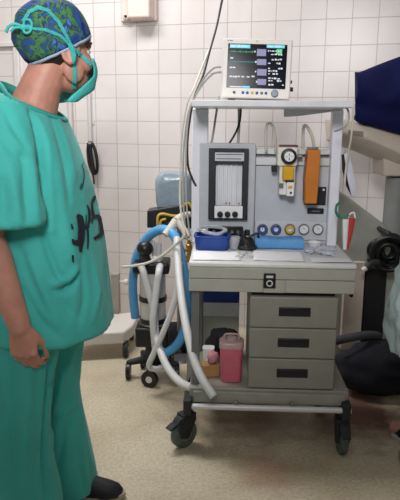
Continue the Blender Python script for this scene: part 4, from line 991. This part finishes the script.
cord([(339, 203, 2.55), (336.5, 206, 2.54), (336, 212, 2.53), (339, 217, 2.51), (344, 218, 2.50), (349, 215, 2.50)], .0055, 'green', 'short green tube hooked round the right post above the pouch')

# ------------------------------------------------------------------ right side: beige arm machine, cover, hose coil, dark bundle
YB = 3.12
arm = thing('arm_machine', 'large beige machine with a curved overhead arm, behind the right side', 'medical machine', V((P(385, 300, YB).x, YB+.15, 0)))
pxU = [(336, 118), (344.5, 119.5), (355, 122), (370, 125.5), (385, 129), (400, 133.5), (420, 141), (445, 155)]
pxM = [(336, 132.5), (344.5, 134), (355, 135.5), (370, 139), (385, 145.5), (400, 152.5), (420, 165), (445, 184)]
pxD = [(336, 142), (344.5, 145), (355, 149), (370, 155), (385, 161.5), (400, 170), (420, 184), (445, 205)]
rings = [[P(u[0], u[1], YB-.02), P(m_[0], m_[1], YB-.05), P(d_[0], d_[1], YB+.03), P(d_[0], d_[1], YB+.03)+V((0, .25, .0)), P(u[0], u[1], YB-.02)+V((0, .30, 0))] for u, m_, d_ in zip(pxU, pxM, pxD)]
B().loft(rings).build('overhead_arm', 'beige', arm, bevel=.01, bseg=3)
vt = [P(348.5, 130, YB-.06), P(363.5, 131.5, YB-.06), P(363.5, 136.5, YB-.06), P(348.5, 134, YB-.06)]
B().prism(vt, (0, .012, 0)).build('vent_grille', 'vent', arm, bevel=.001)
B().prism([P(384, 158, YB), P(410, 168, YB), P(410, 177, YB), P(384, 176, YB)], (0, .22, 0)).build('arm_joint', 'beige', arm, bevel=.008)
B().cyl(P(397, 177, YB+.1), V((P(397, 177, YB+.1).x, YB+.1, .12)), .058, n=28).build('column', 'greycol', arm)
bd = [P(338, 190, YB), P(345, 194.5, YB), P(384, 224, YB), P(392, 236, YB), P(396, 262, YB), P(396, 300, YB)]
zz0 = .06
bd = bd + [V((bd[-1].x, YB, zz0)), V((bd[0].x, YB, zz0))]
B().prism(bd, (0, .30, 0)).build('lower_body', 'beigegrey', arm, bevel=.01, bseg=3)
B().bx(P(343, 300, YB-.03).x, P(363, 300, YB-.03).x, YB-.035, YB+.0, .16, P(355, 262, YB-.03).z).build('front_panel', 'beige', arm, bevel=.004)
k = P(351, 295, YB-.04); B().cyl(k, k+V((0, -.012, 0)), .010, n=14).build('panel_knob', 'slot', arm, bevel=.001)
B().bx(P(364, 300, YB-.02).x, P(385, 300, YB-.02).x, YB-.025, YB, .10, P(372, 268, YB-.02).z).build('dark_panel', 'slot', arm, bevel=.004)
B().bx(bd[0].x+.02, bd[-2].x-.02, YB+.02, YB+.28, 0, .06).build('plinth', 'rubber', arm)
# navy cover over the arm
cv = []
topl = [(355, 72), (360, 72), (370, 68.5), (382, 64), (392, 60.5), (402, 57), (420, 51), (445, 45)]
botl = [(354.5, 118), (360, 122.5), (370, 125), (382, 128.5), (392, 131.5), (402, 134.5), (420, 142), (445, 156)]
midl = [(357, 92), (362, 95), (372, 96), (384, 95), (394, 95), (404, 95), (420, 95), (445, 96)]
rings = []
for i, (t_, m_, b_) in enumerate(zip(topl, midl, botl)):
    f_ = [P(*t_, YB+.10), P(t_[0], t_[1]+2, YB+.0), P(*m_, YB-.10), P((m_[0]+b_[0])/2-.5, (m_[1]+b_[1])/2, YB-.08), P(*b_, YB-.07)]
    f_ = spline(f_, 5)
    for k_, p in enumerate(f_): p.y += .03*noise.noise(V((p.x*7, k_*.25, 1.7)))
    rings.append(f_ + [f_[-1]+V((0, .045, 0)), V((f_[-1].x*1.14, f_[-1].y+.32, f_[-1].z+.06)), V((f_[0].x*1.12, f_[0].y+.26, f_[0].z-.01))])
rs2 = [spline([r[j] for r in rings], 4) for j in range(len(rings[0]))]
rings2 = [[rs2[j][i] for j in range(len(rs2))] for i in range(len(rs2[0]))]
tag(B().loft(rings2).build('cover_cloth', 'navy', None, smooth=60), 'navy blue cloth cover draped over the beige arm', 'cover')
# coiled black hose on the column
cc = P(388, 253, 2.98)
hc = thing('hose_coil', 'coiled black hose hanging on the grey column at the right', 'hose', V((cc.x, 2.98, P(388, 275, 2.98).z)))
for dx_, dy_, R_, R2_, yy in ((0, 0, .085, .088, 2.96), (.012, -.01, .078, .080, 2.99), (.02, .006, .066, .082, 3.01), (-.004, -.018, .05, .066, 2.975), (.03, .0, .055, .060, 3.03), (-.018, .004, .06, .052, 3.04), (.012, .012, .035, .045, 3.0)):
    B().torus(V((cc.x+dx_, yy, cc.z+dy_)), (.15, 1, .1), R_, .013, 36, 10, R2_).build('loop', 'black', hc, smooth=180)
hk = P(387, 233, 2.98)
B().cyl((hk.x, 2.96, hk.z), (hk.x, 3.18, hk.z), .012, n=14).ell((hk.x, 2.955, hk.z), (.016, .012, .016)).build('peg', 'rubber', hc)
q0 = P(372, 263, 2.95)
B().tube([P(378, 262, 2.96), P(371, 263, 2.94), P(366, 268, 2.93)], [.016, .018, .014], 14).tube([P(371, 263, 2.94), P(368, 258.5, 2.94)], [.012, .010], 12).build('hose_end', 'rubber', hc, smooth=60)
B().cyl(P(366, 268, 2.93), P(362, 270.5, 2.925), .013, .012, 14).build('ivory_tip', 'cordw', hc)
# dark cloth bundle on the floor
nb = P(372, 360, 2.98)
b1 = B().ell((nb.x+.04, 2.90, .135), (.25, .145, .14), 44, 24, None, lambda u: 1+.14*noise.noise(u*2.1+V((4, 0, 0)))+.05*noise.noise(u*6))
for v in b1.v: v.z = max(v.z, 0.0)
tag(b1.build('cloth_bundle', 'darkcloth', None, smooth=180), 'dark navy cloth bundle on the floor at the right', 'cloth')
g1 = B().tube(spline([P(335, 341, 2.86), P(348, 338, 2.86), P(360, 336, 2.87), P(370, 335, 2.9), P(378, 336, 2.94)]), [.022]*33, 14)
tag(g1.build('rolled_mat', 'mat_', None, smooth=60), 'grey rolled mat lying on the dark cloth bundle', 'mat')

# ------------------------------------------------------------------ left background: mobile base, pipes, hanging handset, wall box
Lb = G(121, 341)
mbx = thing('wheeled_equipment', 'low cream wheeled equipment base behind the person', 'equipment base', V((Lb.x-.25, 3.62, 0)))
zt_ = .17
def flr(x, y, z): return G(x, y, z)
top = [G(138, 316, zt_), G(134, 311.5, zt_), G(117, 313.5, zt_), G(95, 318, zt_), G(60, 326, zt_), G(40, 334, zt_), G(85, 333.5, zt_), G(124, 331.5, zt_), G(133, 325, zt_)]
low = [p - V((0, 0, .075)) for p in top]
B().loft([low, top]).build('base_body', 'cream', mbx, bevel=.012, bseg=3)
def cst(x, y):
    b = B().cyl((x-.014, y, .048), (x+.014, y, .048), .048, n=24).cyl((x, y, .06), (x, y, .10), .012, n=12); 
    w_ = b.build('caster', 'rubber', mbx, bevel=.004); B().cyl((x-.016, y, .048), (x+.016, y, .048), .015, n=14).build('hub', 'dsteel', w_)
wl = G(126, 356.5); cst(wl.x, wl.y); cst(wl.x-.55, wl.y+.1); cst(wl.x-.55, wl.y+.28); cst(wl.x-.0, wl.y+.30)
pc = V((P(115, 300, 3.70).x, 3.70, 0))
B().bx(pc.x-.025, pc.x+.03, 3.68, 3.74, zt_-.01, P(115, 273, 3.70).z).build('column', mat('grey_beige_column', '#aaa398', .5), mbx, bevel=.006)
kk = P(126, 282, 3.70); B().ell(kk, (.02, .02, .02)).cyl(kk, (pc.x+.02, 3.71, kk.z), .008, n=10).build('knob', 'cream', mbx)
def wallpipe(px, py0, py1, r, label, m='pipe'):
    a = W(px, py0, r+.005); b_ = W(px, py1, r+.005)
    o = B().cyl((a.x, -r-.004, a.z), (a.x, -r-.004, b_.z), r, n=16)
    for t in (.2, .75): z = a.z+(b_.z-a.z)*t; o.bx(a.x-r-.012, a.x+r+.012, -.006, 0, z-.012, z+.012)
    return tag(o.xf(WM).build('wall_pipe', m, None), label, 'pipe')
wallpipe(88, 60, 143, .014, 'pale vertical pipe on the tiled wall above the black hanging handset')
wallpipe(69.5, 92, 330, .017, 'pale vertical pipe on the tiled wall behind the neck of the person')
hs = W(92, 160, .05)
hd_ = thing('hanging_handset', 'black looped handset hanging on the tiled wall beside the person', 'handset', WM @ V((hs.x, -.05, W(94, 178, .05).z)))
def WP(px, py, off=.05): q = W(px, py, off); return WM @ q
B().tube(spline([WP(88.5, 143), WP(88, 152), WP(89.5, 164), WP(93, 173), WP(96.5, 172), WP(97.2, 163), WP(95.5, 152), WP(92.5, 144), WP(88.5, 142.5)], 6), .011, 10).build('loop', 'black', hd_, smooth=180)
B().tube(spline([WP(90, 144, .06), WP(91, 154, .06), WP(93, 166, .06), WP(94, 174, .06)]), .012, 10).build('grip', 'black', hd_, smooth=180)
B().tube(spline([WP(92, 172), WP(93.5, 178), WP(94, 184)]), .006, 8).build('tail', 'cordb', hd_, smooth=180)
B().cyl(WP(89.5, 143, .07), WP(89.5, 143, -.005), .010, n=12).build('hook', 'dsteel', hd_)
# wall box, top left
q0 = W(122.5, 24); q1 = W(158, 24); zt2 = W(140, -25).z
wb = thing('wall_box', 'pale pink beige box on a plate high on the tiled wall', 'wall box', WM @ V(((q0.x+q1.x)/2, 0, W(140, 25).z)))
B().bx(q0.x, q1.x, -.03, .0, W(140, 21, .03).z, zt2).xf(WM).build('plate', 'boxplate', wb, bevel=.008, bseg=3)
r0 = W(128, 10, .1); r1 = W(151, 10, .1)
B().bx(r0.x, r1.x, -.13, -.03, W(140, 18, .13).z, zt2).xf(WM).build('box', 'boxpink', wb, bevel=.015, bseg=3)
for px in (126, 149):
    s_ = W(px, 16.5, .05); k_ = B().lathe((s_.x, -.03, s_.z), (0, -1, 0), ((0, .024), (.02, .022), (.026, .016), (.0262, 0)), 20).xf(WM).build('socket', 'boxpink', wb, bevel=0)
    B().cyl((s_.x, -.055, s_.z), (s_.x, -.062, s_.z), .009, n=14).xf(WM).build('socket_hole', 'slot', k_)

# ------------------------------------------------------------------ light
def area(name, loc, size, power, col=(1, 1, 1), tgt=None):
    l = bpy.data.lights.new(name, 'AREA'); l.shape = 'RECTANGLE'; l.size, l.size_y = size; l.energy = power; l.color = col
    o = bpy.data.objects.new(name, l); C.objects.link(o); o.location = loc
    d = (V(tgt)-V(loc)) if tgt else V((0, 0, -1)); o.rotation_euler = d.to_track_quat('-Z', 'Y').to_euler(); return o
area('overhead_or_fill_light', (-.85, 3.0, 2.86), (1.3, .5), 46, (1, .985, .975))
area('overhead_or_fill_light', (.1, .5, 2.86), (1.3, .5), 5, (1, .985, .97))  # added front fill for camera-facing surfaces, no known lamp there
sl = bpy.data.lights.new('upper_fill_spot', 'SPOT'); sl.energy = 215; sl.spot_size = rad(66); sl.spot_blend = 1; sl.shadow_soft_size = .3; sl.color = (1, .985, .98)  # added spot without a real fixture; brightens the upper scene, leaves the bottom dim
so_ = bpy.data.objects.new('upper_fill_spot', sl); C.objects.link(so_); so_.location = (-.25, -.35, 2.3)
so_.rotation_euler = (V((-.1, 3.2, 1.6))-V(so_.location)).to_track_quat('-Z', 'Y').to_euler()
w = bpy.data.worlds.new('World'); bpy.context.scene.world = w; w.use_nodes = True
w.node_tree.nodes['Background'].inputs['Color'].default_value = (.86, .94, 1, 1); w.node_tree.nodes['Background'].inputs['Strength'].default_value = .17
vs_ = bpy.context.scene.view_settings
vs_.view_transform = 'Standard'; vs_.look = 'None'; vs_.gamma = 1; vs_.use_curve_mapping = False; vs_.exposure = 0
